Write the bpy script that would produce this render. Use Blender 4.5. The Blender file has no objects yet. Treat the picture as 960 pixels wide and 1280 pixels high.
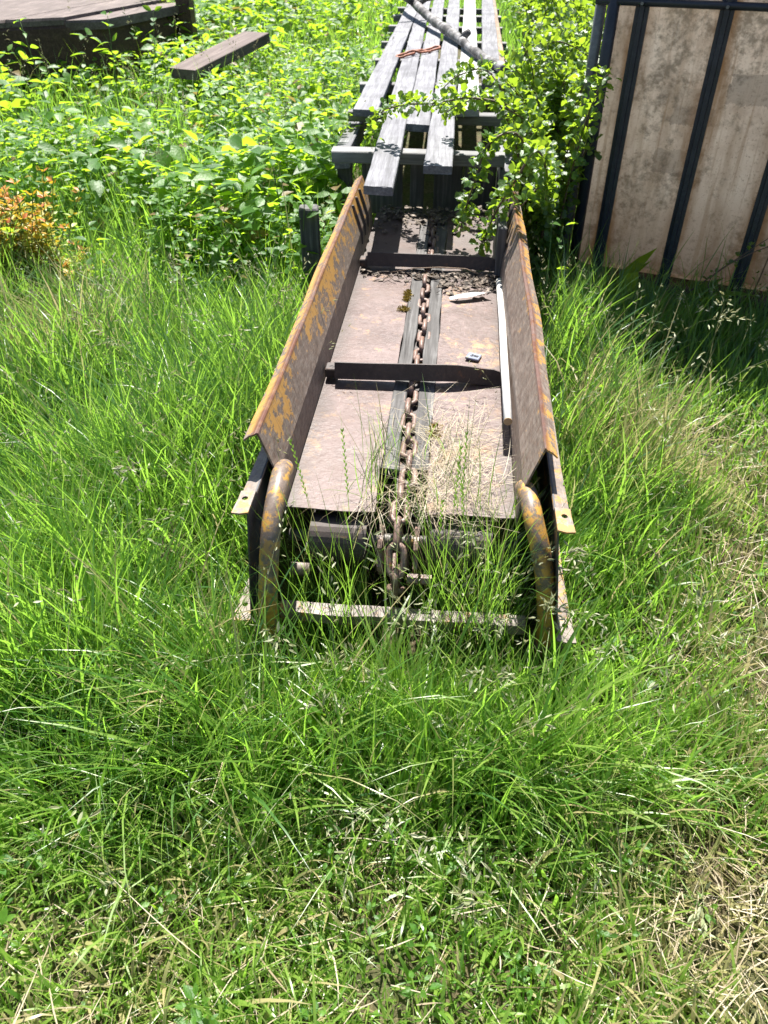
import bpy, math
import numpy as np
from mathutils import Vector, Matrix
rng = np.random.default_rng(7)
R = math.radians
scene = bpy.context.scene
COL = scene.collection

# ------------------------------------------------------------------ helpers
def vnoise(x, y, seed=0):
    x = np.asarray(x, float); y = np.asarray(y, float)
    xi = np.floor(x).astype(int); yi = np.floor(y).astype(int)
    fx = x - xi; fy = y - yi
    fx = fx*fx*(3-2*fx); fy = fy*fy*(3-2*fy)
    def h(a, b):
        n = np.sin(a*127.1 + b*311.7 + seed*74.7)*43758.5453
        return n - np.floor(n)
    return (h(xi, yi)*(1-fx) + h(xi+1, yi)*fx)*(1-fy) + (h(xi, yi+1)*(1-fx) + h(xi+1, yi+1)*fx)*fy

def sstep(a, b, x):
    t = np.clip((np.asarray(x, float)-a)/(b-a), 0, 1)
    return t*t*(3-2*t)

class Mesh:
    """collects vertices and faces, then links them as ONE mesh object"""
    def __init__(self):
        self.v = []; self.f = []; self.n = 0
    def add(self, verts, faces):
        self.v.append(np.asarray(verts, float).reshape(-1, 3))
        for q in faces: self.f.append(tuple(i+self.n for i in q))
        self.n += len(self.v[-1])
    def box(self, lo, hi, bev=0.0):
        x0, y0, z0 = lo; x1, y1, z1 = hi
        b = min(bev, (x1-x0)*.3, (y1-y0)*.3, (z1-z0)*.3)
        if b <= 0:
            v = [(x0,y0,z0),(x1,y0,z0),(x1,y1,z0),(x0,y1,z0),(x0,y0,z1),(x1,y0,z1),(x1,y1,z1),(x0,y1,z1)]
            self.add(v, [(0,3,2,1),(4,5,6,7),(0,1,5,4),(1,2,6,5),(2,3,7,6),(3,0,4,7)])
            return
        rings = []
        for z, i in ((z0, b), (z0+b, 0), (z1-b, 0), (z1, b)):
            c = b
            rings.append([(x0+i+c,y0+i,z),(x1-i-c,y0+i,z),(x1-i,y0+i+c,z),(x1-i,y1-i-c,z),(x1-i-c,y1-i,z),(x0+i+c,y1-i,z),(x0+i,y1-i-c,z),(x0+i,y0+i+c,z)])
        f = []
        for r in range(3):
            for k in range(8):
                f.append((r*8+k, r*8+(k+1) % 8, (r+1)*8+(k+1) % 8, (r+1)*8+k))
        f.append(tuple(range(7, -1, -1))); f.append(tuple(range(24, 32)))
        self.add([p for r in rings for p in r], f)
    def tube(self, pts, rad, n=8, cap=True):
        pts = [Vector(p) for p in pts]
        rad = [rad]*len(pts) if np.isscalar(rad) else list(rad)
        up = None; V = []; F = []
        for i, p in enumerate(pts):
            t = (pts[min(i+1, len(pts)-1)] - pts[max(i-1, 0)])
            t = t.normalized() if t.length > 1e-9 else Vector((0, 0, 1))
            if up is None:
                up = Vector((0, 0, 1)) if abs(t.z) < .9 else Vector((1, 0, 0))
            s = t.cross(up).normalized(); up = s.cross(t).normalized()
            for k in range(n):
                a = 2*math.pi*k/n
                V.append(p + (s*math.cos(a) + up*math.sin(a))*rad[i])
        for i in range(len(pts)-1):
            for k in range(n):
                F.append((i*n+k, i*n+(k+1) % n, (i+1)*n+(k+1) % n, (i+1)*n+k))
        if cap:
            F.append(tuple(range(n-1, -1, -1))); F.append(tuple((len(pts)-1)*n+k for k in range(n)))
        self.add([tuple(v) for v in V], F)
    def loop_tube(self, pts, rad, n=6):
        P = [Vector(p) for p in pts]; m = len(P); V = []; F = []
        c = sum(P, Vector())/m
        nrm = (P[0]-c).cross(P[1]-c).normalized()
        for i in range(m):
            t = (P[(i+1) % m]-P[i-1]).normalized(); s = t.cross(nrm).normalized()
            for k in range(n):
                a = 2*math.pi*k/n; V.append(tuple(P[i]+(s*math.cos(a)+nrm*math.sin(a))*rad))
        for i in range(m):
            j = (i+1) % m
            for k in range(n): F.append((i*n+k, i*n+(k+1) % n, j*n+(k+1) % n, j*n+k))
        self.add(V, F)
    def build(self, name, mat, parent=None, smooth=False, loc=None, rotz=None):
        me = bpy.data.meshes.new(name)
        me.from_pydata(np.concatenate(self.v).tolist(), [], self.f)
        me.update()
        if smooth:
            me.polygons.foreach_set('use_smooth', [True]*len(me.polygons))
        return link(name, me, mat, parent, loc, rotz)

def link(name, me, mat, parent=None, loc=None, rotz=None):
    if mat: me.materials.append(mat)
    o = bpy.data.objects.new(name, me); COL.objects.link(o)
    if parent: o.parent = parent
    if loc: o.location = loc
    if rotz is not None: o.rotation_euler = (0, 0, rotz)
    return o

def fast_mesh(name, V, quads, tris, attrs, smooth=False):
    me = bpy.data.meshes.new(name)
    V = np.ascontiguousarray(V, np.float32)
    nq, nt = len(quads), len(tris)
    me.vertices.add(len(V)); me.vertices.foreach_set('co', V.ravel())
    loops = np.concatenate([np.asarray(quads, np.int32).ravel(), np.asarray(tris, np.int32).ravel()]).astype(np.int32)
    me.loops.add(len(loops)); me.loops.foreach_set('vertex_index', loops)
    me.polygons.add(nq+nt)
    st = np.concatenate([np.arange(nq)*4, nq*4+np.arange(nt)*3]).astype(np.int32)
    me.polygons.foreach_set('loop_start', st)
    for k, a in attrs.items():
        at = me.attributes.new(k, 'FLOAT', 'POINT'); at.data.foreach_set('value', np.ascontiguousarray(a, np.float32))
    if smooth: me.polygons.foreach_set('use_smooth', np.ones(nq+nt, bool))
    me.update(calc_edges=True)
    return me

def tag(o, label=None, cat=None, group=None, kind=None):
    if label: o['label'] = label
    if cat: o['category'] = cat
    if group: o['group'] = group
    o['kind'] = kind or 'thing'
    return o

def empty(name, loc, rotz=0, **kw):
    o = bpy.data.objects.new(name, None); COL.objects.link(o)
    o.location = loc; o.rotation_euler = (0, 0, rotz); o.empty_display_size = .1
    return tag(o, **kw)

# ------------------------------------------------------------------ materials
class NT:
    def __init__(self, name):
        self.m = bpy.data.materials.new(name); self.m.use_nodes = True
        self.t = self.m.node_tree; self.t.nodes.clear()
        self.out = self.t.nodes.new('ShaderNodeOutputMaterial')
    def n(self, typ, **kw):
        x = self.t.nodes.new(typ)
        for k, v in kw.items(): setattr(x, k, v)
        return x
    def l(self, a, b): self.t.links.new(a, b)
    def val(self, sock, v):
        if hasattr(v, 'links') or isinstance(v, bpy.types.NodeSocket): self.l(v, sock)
        else: sock.default_value = v
    def coord(self, scale=(1, 1, 1), rot=(0, 0, 0), rnd=False, kind='Object'):
        tc = self.n('ShaderNodeTexCoord'); mp = self.n('ShaderNodeMapping')
        mp.inputs['Scale'].default_value = scale; mp.inputs['Rotation'].default_value = rot
        self.l(tc.outputs[kind], mp.inputs['Vector'])
        if rnd:
            oi = self.n('ShaderNodeObjectInfo'); mu = self.n('ShaderNodeVectorMath', operation='SCALE')
            mu.inputs[0].default_value = (37, 19, 53); self.l(oi.outputs['Random'], mu.inputs['Scale'])
            self.l(mu.outputs[0], mp.inputs['Location'])
        return mp.outputs[0]
    def noise(self, vec, scale, detail=5, rough=.6, dist=0):
        x = self.n('ShaderNodeTexNoise'); self.l(vec, x.inputs['Vector'])
        x.inputs['Scale'].default_value = scale; x.inputs['Detail'].default_value = detail
        x.inputs['Roughness'].default_value = rough; x.inputs['Distortion'].default_value = dist
        return x.outputs['Fac']
    def ramp(self, fac, stops):
        x = self.n('ShaderNodeValToRGB'); e = x.color_ramp.elements
        while len(e) < len(stops): e.new(.5)
        for i, (p, c) in enumerate(stops):
            e[i].position = p; e[i].color = (c, c, c, 1) if np.isscalar(c) else (*c, 1)
        self.l(fac, x.inputs[0]); return x.outputs[0]
    def mix(self, fac, a, b, mode='MIX'):
        x = self.n('ShaderNodeMix', data_type='RGBA', blend_type=mode)
        self.val(x.inputs[0], fac)
        for s, v in ((x.inputs[6], a), (x.inputs[7], b)):
            if isinstance(v, tuple): s.default_value = (*v, 1)
            else: self.l(v, s)
        return x.outputs[2]
    def math(self, op, a, b=0.0, clamp=False):
        x = self.n('ShaderNodeMath', operation=op, use_clamp=clamp)
        self.val(x.inputs[0], a); self.val(x.inputs[1], b); return x.outputs[0]
    def attr(self, name):
        x = self.n('ShaderNodeAttribute', attribute_name=name); return x.outputs['Fac']
    def sep(self, vec):
        x = self.n('ShaderNodeSeparateXYZ'); self.l(vec, x.inputs[0]); return x.outputs
    def bump(self, h, strength, dist=.01):
        x = self.n('ShaderNodeBump'); x.inputs['Strength'].default_value = strength; x.inputs['Distance'].default_value = dist
        self.l(h, x.inputs['Height']); return x.outputs[0]
    def bsdf(self, col, rough=.6, metal=0.0, normal=None, spec=.5):
        x = self.n('ShaderNodeBsdfPrincipled')
        if isinstance(col, tuple): x.inputs['Base Color'].default_value = (*col, 1)
        else: self.l(col, x.inputs['Base Color'])
        self.val(x.inputs['Roughness'], rough); self.val(x.inputs['Metallic'], metal)
        x.inputs['Specular IOR Level'].default_value = spec
        if normal: self.l(normal, x.inputs['Normal'])
        return x
    def end(self, sh):
        self.l(sh if isinstance(sh, bpy.types.NodeSocket) else sh.outputs[0], self.out.inputs[0]); return self.m

def leaf_mat(name, greens, dry=None, trans=(.30, .46, .03), tfac=.5, rough=.4, spec=.5, crinkle=0):
    t = NT(name)
    c = t.ramp(t.attr('tint'), greens)
    tr = t.mix(1.0, t.ramp(t.attr('tint'), [(0, tuple(x*.8 for x in trans)), (1, tuple(min(1, x*1.2) for x in trans))]), (1, 1, 1), 'MULTIPLY')
    if dry:
        d = t.attr('dry'); c = t.mix(d, c, dry); tr = t.mix(d, tr, tuple(x*.9 for x in dry))
    nrm = None
    if crinkle:
        v = t.coord((1, 1, 1)); nz = t.noise(v, crinkle, 3, .6); nrm = t.bump(nz, .55, .006)
        c = t.mix(.7, c, t.ramp(t.noise(v, crinkle*1.7, 3, .6), [(.35, .6), (.65, 1.0)]), 'MULTIPLY')
    b = t.bsdf(c, rough, 0, nrm, spec)
    ts = t.n('ShaderNodeBsdfTranslucent'); t.l(tr, ts.inputs[0])
    mx = t.n('ShaderNodeMixShader'); mx.inputs[0].default_value = tfac
    t.l(b.outputs[0], mx.inputs[1]); t.l(ts.outputs[0], mx.inputs[2])
    return t.end(mx)

M = {}
M['grass'] = leaf_mat('grass_blade', [(0, (.09, .175, .11)), (.25, (.056, .14, .042)), (.6, (.085, .195, .030)), (1, (.20, .30, .055))], (.44, .37, .19), (.29, .53, .055), .5, .36, .6)
M['straw'] = leaf_mat('dry_straw', [(0, (.20, .15, .08)), (.6, (.38, .31, .19)), (1, (.55, .49, .36))], None, (.35, .28, .15), .3, .5)
M['seed'] = leaf_mat('grass_seed', [(0, (.15, .105, .09)), (.35, (.20, .22, .09)), (.7, (.32, .36, .19)), (1, (.45, .46, .32))], None, (.4, .38, .2), .35, .5)
M['nettle'] = leaf_mat('broad_leaf', [(0, (.032, .10, .028)), (.6, (.06, .165, .028)), (1, (.12, .26, .035))], (.25, .16, .06), (.38, .60, .03), .5, .47, .42, 55)
M['bush'] = leaf_mat('bush_leaf', [(0, (.03, .08, .025)), (.6, (.06, .145, .03)), (1, (.10, .21, .035))], None, (.36, .54, .03), .45, .4, .6, 90)
M['spirea'] = leaf_mat('golden_red_leaf', [(0, (.12, .24, .025)), (.4, (.36, .40, .04)), (.6, (.55, .32, .04)), (.8, (.60, .15, .035)), (1, (.46, .075, .035))], None, (.60, .40, .03), .36, .5)
M['moss'] = leaf_mat('moss', [(0, (.10, .07, .015)), (1, (.28, .20, .03))], None, (.2, .15, .02), .2, .8)

def mk_stem(name, c):
    t = NT(name); v = t.coord((1, 1, 1), rnd=True)
    return t.end(t.bsdf(t.mix(t.noise(v, 40), tuple(x*.6 for x in c), c), .6))
M['stem'] = mk_stem('green_stem', (.10, .17, .04)); M['twig'] = mk_stem('brown_twig', (.13, .085, .055))

def mk_wood(name, lo, mid, hi, axis='y', crack=.55):
    t = NT(name)
    sc = {'y': (1, .045, 1), 'x': (.045, 1, 1), 'z': (1, 1, .045)}[axis]
    v = t.coord(sc, rnd=True); v2 = t.coord((1, 1, 1), rnd=True)
    g = t.noise(v, 95, 6, .65, .4); g2 = t.noise(v, 22, 4, .6, .8); bl = t.noise(v2, 4.5, 4, .6)
    c = t.ramp(t.math('ADD', t.math('MULTIPLY', g, .55), t.math('MULTIPLY', g2, .45)), [(.30, lo), (.5, mid), (.66, hi)])
    oi = t.n('ShaderNodeObjectInfo')
    c = t.mix(t.ramp(bl, [(.36, 0.5), (.6, 0.0)]), c, lo)
    c = t.mix(.8, c, t.ramp(oi.outputs['Random'], [(0, .72), (1, 1.0)]), 'MULTIPLY')
    vo = t.n('ShaderNodeTexVoronoi'); t.l(v2, vo.inputs['Vector']); vo.inputs['Scale'].default_value = 7
    knot = t.ramp(vo.outputs['Distance'], [(.03, 1.0), (.07, 0.0)])
    c = t.mix(t.math('MULTIPLY', knot, .7), c, (.05, .042, .038))
    cr = t.ramp(t.noise(v, 30, 3, .5, .3), [(.27, 1.0), (.33, 0.0)])
    c = t.mix(t.math('MULTIPLY', cr, crack), c, (.02, .018, .017))
    h = t.math('SUBTRACT', t.math('MULTIPLY', g, .5), cr)
    return t.end(t.bsdf(c, .75, 0, t.bump(h, .5, .004), .3))
M['wood'] = mk_wood('weathered_grey_wood', (.06, .06, .066), (.18, .18, .197), (.33, .33, .35))
M['wood_pale'] = mk_wood('bleached_wood', (.30, .30, .31), (.46, .46, .46), (.6, .6, .6), crack=.3)
M['wood_cross'] = mk_wood('weathered_crossbeam_wood', (.08, .08, .08), (.20, .198, .195), (.34, .335, .33), 'x')
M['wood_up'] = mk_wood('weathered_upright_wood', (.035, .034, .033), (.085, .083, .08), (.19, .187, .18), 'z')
M['wood_warm'] = mk_wood('warm_board_wood', (.12, .08, .05), (.24, .17, .12), (.34, .27, .21))
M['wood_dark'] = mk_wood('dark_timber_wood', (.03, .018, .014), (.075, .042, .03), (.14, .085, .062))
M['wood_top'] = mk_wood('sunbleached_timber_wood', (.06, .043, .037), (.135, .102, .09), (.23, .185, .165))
M['guide'] = mk_wood('grey_guide_strip', (.04, .038, .036), (.095, .09, .087), (.22, .215, .21))

def mk_rustwall():
    t = NT('rusted_yellow_paint')
    v = t.coord((1, 1, 1), rnd=True); vs = t.coord((14, 5, 16), (R(38), 0, 0), rnd=True)
    pos = t.coord((1, 1, 1)); z = t.sep(pos)[2]
    sc = t.noise(vs, 6, 6, .7); big = t.noise(v, 3.2, 4, .6); fine = t.noise(v, 55, 6, .72); med = t.noise(v, 17, 6, .7)
    rust = t.ramp(t.math('ADD', t.math('MULTIPLY', sc, .6), t.math('MULTIPLY', med, .4)), [(.36, (.09, .066, .052)), (.5, (.175, .138, .112)), (.64, (.28, .235, .20))])
    rust = t.mix(t.ramp(fine, [(.48, 0.0), (.75, .5)]), rust, (.17, .075, .035))
    # paint survives best near the folded top edge
    zz = t.ramp(z, [(.42, 0.0), (.48, .55), (.54, .85), (.60, 1.0)])
    xx = t.sep(pos)[0]
    inner = t.math('MULTIPLY', t.math('GREATER_THAN', xx, 0.0), t.math('LESS_THAN', xx, .352))
    zz = t.math('SUBTRACT', zz, t.math('MULTIPLY', inner, .42))
    k = t.math('ADD', t.math('MULTIPLY', zz, .115), t.math('MULTIPLY', big, .30))
    k = t.math('ADD', k, t.math('MULTIPLY', sc, .25)); k = t.math('ADD', k, t.math('MULTIPLY', med, .45))
    mask = t.ramp(t.math('MULTIPLY', k, 1.0), [(.592, 0.0), (.610, 1.0)])
    paint = t.mix(fine, (.34, .165, .035), (.48, .285, .085))
    c = t.mix(mask, rust, paint)
    # hairline scratches and dark runs
    vsc = t.coord((60, 3, 60), (R(52), 0, 0), rnd=True); hair = t.ramp(t.noise(vsc, 9, 3, .6), [(.60, 0.0), (.66, .55)])
    c = t.mix(hair, c, (.33, .29, .25))
    vr = t.coord((1, 30, 2.0), rnd=True); run = t.ramp(t.noise(vr, 4, 4, .6), [(.56, 0.0), (.68, .6)])
    c = t.mix(run, c, (.06, .035, .024))
    rg = t.ramp(z, [(.5655, 0.0), (.5735, 1.0)])
    c = t.mix(t.math('MULTIPLY', rg, t.ramp(med, [(.3, .4), (.6, .95)])), c, (.10, .038, .028))
    return t.end(t.bsdf(c, t.ramp(mask, [(0, .62), (1, .45)]), 0.0, t.bump(t.math('ADD', mask, fine), .25, .002), .4))
M['wall'] = mk_rustwall()

def mk_metal(name, lo, mid, hi, spot=None, amt=.62, rough=.55, sc=9, bump=.2, dirt=False):
    t = NT(name); v = t.coord((1, 1, 1), rnd=True)
    a = t.noise(v, sc, 6, .65); b = t.noise(v, sc*7, 5, .7); big = t.noise(v, 2.4, 4, .6)
    c = t.ramp(t.math('ADD', t.math('MULTIPLY', a, .6), t.math('MULTIPLY', b, .4)), [(.34, lo), (.5, mid), (.66, hi)])
    if spot:
        m = t.ramp(t.math('ADD', t.math('MULTIPLY', t.noise(v, sc*2.3, 6, .72), .6), t.math('MULTIPLY', big, .4)), [(amt-.03, 0.0), (amt+.02, 1.0)])
        c = t.mix(m, c, spot)
    sp_ = t.ramp(t.noise(v, sc*16, 4, .8), [(.64, 0.0), (.72, .7)]); c = t.mix(sp_, c, tuple(q*.45 for q in lo))
    vl = t.coord((40, 2.2, 40), (0, 0, R(9)), rnd=True); hl_ = t.ramp(t.noise(vl, 7, 3, .6), [(.62, 0.0), (.70, .5)]); c = t.mix(hl_, c, tuple(min(1, q*1.5) for q in hi))
    wm = t.ramp(t.noise(v, 3.1, 3, .5, 1.5), [(.46, 0.0), (.50, .45), (.53, 0.0)]); c = t.mix(wm, c, lo)
    if dirt:      # grime packed against the walls and darker towards the far end, pitted and dented sheet
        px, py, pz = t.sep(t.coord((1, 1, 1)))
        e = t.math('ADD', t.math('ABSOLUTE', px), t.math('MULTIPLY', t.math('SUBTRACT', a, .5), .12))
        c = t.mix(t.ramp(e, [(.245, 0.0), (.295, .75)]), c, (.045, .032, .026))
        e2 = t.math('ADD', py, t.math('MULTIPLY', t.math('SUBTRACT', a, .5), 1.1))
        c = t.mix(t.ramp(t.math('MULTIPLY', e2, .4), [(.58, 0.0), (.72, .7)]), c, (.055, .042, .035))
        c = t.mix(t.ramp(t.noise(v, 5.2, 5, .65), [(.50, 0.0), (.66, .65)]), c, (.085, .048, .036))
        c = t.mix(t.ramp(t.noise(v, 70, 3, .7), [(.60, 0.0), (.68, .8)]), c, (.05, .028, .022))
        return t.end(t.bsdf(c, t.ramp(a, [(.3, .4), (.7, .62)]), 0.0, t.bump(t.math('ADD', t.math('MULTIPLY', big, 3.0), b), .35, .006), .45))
    return t.end(t.bsdf(c, rough, 0.0, t.bump(b, bump, .002), .45))
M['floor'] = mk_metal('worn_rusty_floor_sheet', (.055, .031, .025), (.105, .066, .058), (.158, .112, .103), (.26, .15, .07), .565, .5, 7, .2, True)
M['dark'] = mk_metal('dark_rusted_steel', (.028, .022, .02), (.05, .038, .034), (.085, .062, .052), (.14, .07, .04), .60, .6)
M['navy'] = mk_metal('dark_blue_grey_plate', (.02, .022, .03), (.035, .038, .048), (.06, .06, .07), (.40, .18, .04), .585, .5)
M['lip'] = mk_metal('rusty_plate_edge', (.10, .075, .06), (.18, .145, .12), (.29, .245, .21), (.36, .19, .05), .56, .55, 14)
M['pipe'] = mk_metal('rusted_pipe', (.08, .058, .045), (.15, .112, .09), (.24, .19, .15), (.46, .25, .05), .525, .45, 12)
M['roller'] = mk_metal('grey_roller_steel', (.07, .062, .055), (.12, .108, .095), (.19, .175, .155), (.35, .24, .07), .60, .5)
M['chain'] = mk_metal('rusty_chain', (.09, .055, .042), (.17, .11, .088), (.28, .20, .165), (.22, .09, .035), .6, .5, 30)
M['rustlink'] = mk_metal('red_rust_links', (.17, .06, .03), (.28, .10, .055), (.38, .16, .09), None, .6, .7, 30)
M['strap'] = mk_metal('blue_black_cage_bar', (.010, .013, .022), (.018, .022, .034), (.035, .04, .055), (.10, .08, .06), .66, .45)
M['zinc'] = mk_metal('dull_cage_tube', (.07, .075, .08), (.13, .135, .14), (.22, .22, .215), (.16, .12, .08), .62, .38)
M['pole'] = mk_metal('chalk_white_pole', (.50, .49, .46), (.60, .59, .56), (.68, .67, .65), None, .6, .55, 20)
M['poleend'] = mk_metal('raw_pole_end', (.34, .22, .12), (.44, .30, .17), (.5, .36, .22), None, .6, .7, 60)
M['paper'] = mk_metal('pale_bark_scrap', (.36, .355, .33), (.5, .5, .48), (.6, .6, .59), (.4, .35, .3), .66, .6, 14)
M['cap'] = mk_metal('slate_plastic_cap', (.13, .145, .20), (.20, .22, .28), (.3, .32, .38), None, .6, .35, 20, .05)
M['ink'] = mk_metal('dark_marking', (.008, .008, .012), (.012, .012, .018), (.02, .02, .025), None, .6, .5)

def mk_tank():
    t = NT('stained_tank_plastic'); v = t.coord((1, 1, 1)); vs = t.coord((1, 1, .18))
    a = t.noise(v, 5, 6, .68); b = t.noise(v, 26, 6, .7); st = t.noise(vs, 13, 5, .6); big = t.noise(v, 2.1, 4, .55)
    c = t.ramp(a, [(.32, (.55, .49, .44)), (.5, (.77, .715, .66)), (.7, (.86, .83, .79))])
    c = t.mix(t.ramp(st, [(.46, 0.0), (.70, .65)]), c, (.34, .26, .18))
    c = t.mix(t.ramp(t.math('ADD', t.math('MULTIPLY', b, .6), t.math('MULTIPLY', big, .4)), [(.485, 0.0), (.60, .8)]), c, (.20, .185, .155))
    x, y, z = t.sep(v)
    f2 = t.noise(v, 90, 4, .75); c = t.mix(t.ramp(f2, [(.56, 0.0), (.66, .6)]), c, (.26, .20, .15))
    c = t.mix(t.math('MULTIPLY', t.ramp(z, [(.12, .95), (.62, 0.0)]), t.ramp(a, [(.35, .25), (.6, 1.0)])), c, (.30, .22, .155))
    drip = t.ramp(t.noise(t.coord((1, 1, .05)), 34, 3, .6), [(.56, 0.0), (.66, .5)]); c = t.mix(drip, c, (.36, .27, .19))
    def rect(x0, x1, z0, z1, s):
        n1 = t.math('MULTIPLY', t.math('SUBTRACT', b, .5), .07)
        xx = t.math('ADD', x, n1); zz = t.math('ADD', z, n1)
        m = t.math('MULTIPLY', t.math('GREATER_THAN', xx, x0), t.math('LESS_THAN', xx, x1))
        m = t.math('MULTIPLY', m, t.math('MULTIPLY', t.math('GREATER_THAN', zz, z0), t.math('LESS_THAN', zz, z1)))
        return t.math('MULTIPLY', t.math('MULTIPLY', m, s), t.ramp(a, [(.3, .35), (.6, 1.0)]))
    for r in ((.92, 1.07, .93, 1.13, .85), (.58, .76, .92, 1.04, .6), (.33, .52, .62, .72, .45), (.37, .55, .83, .90, .55), (.30, .48, .9, .97, .25)):
        c = t.mix(rect(*r), c, (.14, .14, .135))
    # brown grime beside each bar
    g = None
    for d in (.165, .5, .835, 1.17):
        q = t.math('ABSOLUTE', t.math('SUBTRACT', x, d))
        m = t.ramp(q, [(.03, 1.0), (.075, 0.0)]); g = m if g is None else t.math('MAXIMUM', g, m)
    c = t.mix(t.math('MULTIPLY', g, t.ramp(st, [(.35, .15), (.6, .8)])), c, (.24, .14, .06))
    b1 = t.bsdf(c, .5, 0, t.bump(a, .15, .02), .4)
    tr = t.n('ShaderNodeBsdfTranslucent'); t.l(c, tr.inputs[0])
    mx = t.n('ShaderNodeMixShader'); mx.inputs[0].default_value = .68
    t.l(b1.outputs[0], mx.inputs[1]); t.l(tr.outputs[0], mx.inputs[2])
    return t.end(mx)
M['tank'] = mk_tank()

def mk_bark():
    t = NT('peeling_grey_bark'); v = t.coord((1, 1, 1))
    a = t.noise(v, 6, 6, .7); b = t.noise(v, 35, 5, .7)
    c = t.ramp(a, [(.44, (.02, .018, .018)), (.53, (.10, .095, .093)), (.64, (.34, .33, .33))])
    c = t.mix(t.ramp(b, [(.5, 0.0), (.7, .6)]), c, (.12, .10, .09))
    return t.end(t.bsdf(c, .7, 0, t.bump(b, .5, .01)))
M['bark'] = mk_bark()

def mk_soil():
    t = NT('soil_and_thatch'); v = t.coord((1, 1, 1), kind='Object')
    a = t.noise(v, 3, 6, .7); b = t.noise(v, 45, 6, .75); g = t.noise(v, 1.1, 3, .5)
    c = t.ramp(b, [(.35, (.035, .028, .018)), (.5, (.09, .07, .04)), (.66, (.20, .155, .09))])
    c = t.mix(t.ramp(a, [(.42, 0.0), (.62, .55)]), c, (.05, .08, .02))
    return t.end(t.bsdf(c, .9, 0, t.bump(b, .8, .02), .2))
M['soil'] = mk_soil()

# ------------------------------------------------------------------ frame of the conveyor
YAW = R(-5.2); OX, OY = .041, 1.55
ct, st_ = math.cos(YAW), math.sin(YAW)
def W(a, s, z=0.0):              # conveyor frame -> world
    return (OX + a*ct - s*st_, OY + a*st_ + s*ct, z)
def loc_as(x, y):                # world -> conveyor frame
    dx = np.asarray(x)-OX; dy = np.asarray(y)-OY
    return dx*ct + dy*st_, -dx*st_ + dy*ct

# tank frame
TX, TY = .93, 3.86; TA = math.atan2(-.417, .909)
def in_tank(x, y):
    dx = np.asarray(x)-TX; dy = np.asarray(y)-TY
    u = dx*math.cos(TA)+dy*math.sin(TA); w = -dx*math.sin(TA)+dy*math.cos(TA)
    return (u > -.06) & (u < 1.28) & (w > -.05) & (w < 1.08)

# ------------------------------------------------------------------ ground
def gz(x, y):
    return (vnoise(np.asarray(x)*1.3, np.asarray(y)*1.3, 3)-.5)*.07 + (vnoise(np.asarray(x)*5, np.asarray(y)*5, 4)-.5)*.025
n = 141
u = np.linspace(-1, 1, n); g1 = np.sinh(u*4.2)/np.sinh(4.2)*80
X, Y = np.meshgrid(g1, g1+2.0)
fade = np.exp(-((X**2+(Y-2)**2)/400))
Vg = np.stack([X, Y, gz(X, Y)*fade-.02], -1).reshape(-1, 3)
ii = np.arange(n*n).reshape(n, n)
Q = np.stack([ii[:-1, :-1], ii[:-1, 1:], ii[1:, 1:], ii[1:, :-1]], -1).reshape(-1, 4)
o = link('ground', fast_mesh('ground', Vg, Q, np.zeros((0, 3), int), {}, True), M['soil'])
tag(o, 'brown soil and dead thatch showing between the grass tufts', 'ground', kind='structure')

# ------------------------------------------------------------------ grass blades
def blades(x, y, z, h, w, az, lean, curl, tint, dry, seg=5, twist=None, fall=False):
    N = len(x); t = np.linspace(0, 1, seg+1)
    th = lean[:, None] + curl[:, None]*t[None, :]**1.4
    ds = 1.0/seg
    mid = (th[:, 1:]+th[:, :-1])/2
    hx = np.concatenate([np.zeros((N, 1)), np.cumsum(np.sin(mid)*ds, 1)], 1)*h[:, None]
    hz = np.concatenate([np.zeros((N, 1)), np.cumsum(np.cos(mid)*ds, 1)], 1)*h[:, None]
    if not fall: hz = np.maximum(hz, .004 + .01*rng.random((N, 1))*t[None, :])
    ca, sa = np.cos(az)[:, None], np.sin(az)[:, None]
    side = az + math.pi/2 + (twist if twist is not None else rng.normal(0, .5, N))
    cs, ss = np.cos(side)[:, None], np.sin(side)[:, None]
    bend = rng.normal(0, .12, N)[:, None]*t[None, :]**2*h[:, None]
    px = x[:, None]+hx*ca - bend*sa; py = y[:, None]+hx*sa + bend*ca; pz = z[:, None]+hz
    ww = w[:, None]*np.minimum(1, .55+t*1.6)[None, :]*(1-t**2.6)[None, :]*.5
    k = seg
    L = np.stack([px[:, :k]-cs*ww[:, :k], py[:, :k]-ss*ww[:, :k], pz[:, :k]], -1)
    Rr = np.stack([px[:, :k]+cs*ww[:, :k], py[:, :k]+ss*ww[:, :k], pz[:, :k]], -1)
    tip = np.stack([px[:, k], py[:, k], pz[:, k]], -1)[:, None, :]
    V = np.concatenate([np.stack([L, Rr], 2).reshape(N, 2*k, 3), tip], 1)
    nv = 2*k+1; base = (np.arange(N)*nv)[:, None, None]
    q = np.array([[2*i, 2*i+1, 2*i+3, 2*i+2] for i in range(k-1)])[None]
    quads = (base+q).reshape(-1, 4)
    tris = (base[:, 0, :]+np.array([[2*k-2, 2*k-1, 2*k]]))
    return V.reshape(-1, 3), quads, tris, np.repeat(tint, nv), np.repeat(dry, nv)

def join_parts(parts):
    V, Q, T, a, b = [], [], [], [], []; off = 0
    for p in parts:
        V.append(p[0]); Q.append(p[1]+off); T.append(p[2]+off); a.append(p[3]); b.append(p[4]); off += len(p[0])
    return np.concatenate(V), np.concatenate(Q), np.concatenate(T), np.concatenate(a), np.concatenate(b)

def half_w(y): return 1.05+.40*y+.25*np.maximum(0, y-3)

def scatter(y0, y1, dens):
    hw = half_w(y1); N = int(dens*(y1-y0)*2*hw)
    x = rng.uniform(-hw, hw, N); y = rng.uniform(y0, y1, N)
    k = np.abs(x) < half_w(y); return x[k], y[k]

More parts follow.
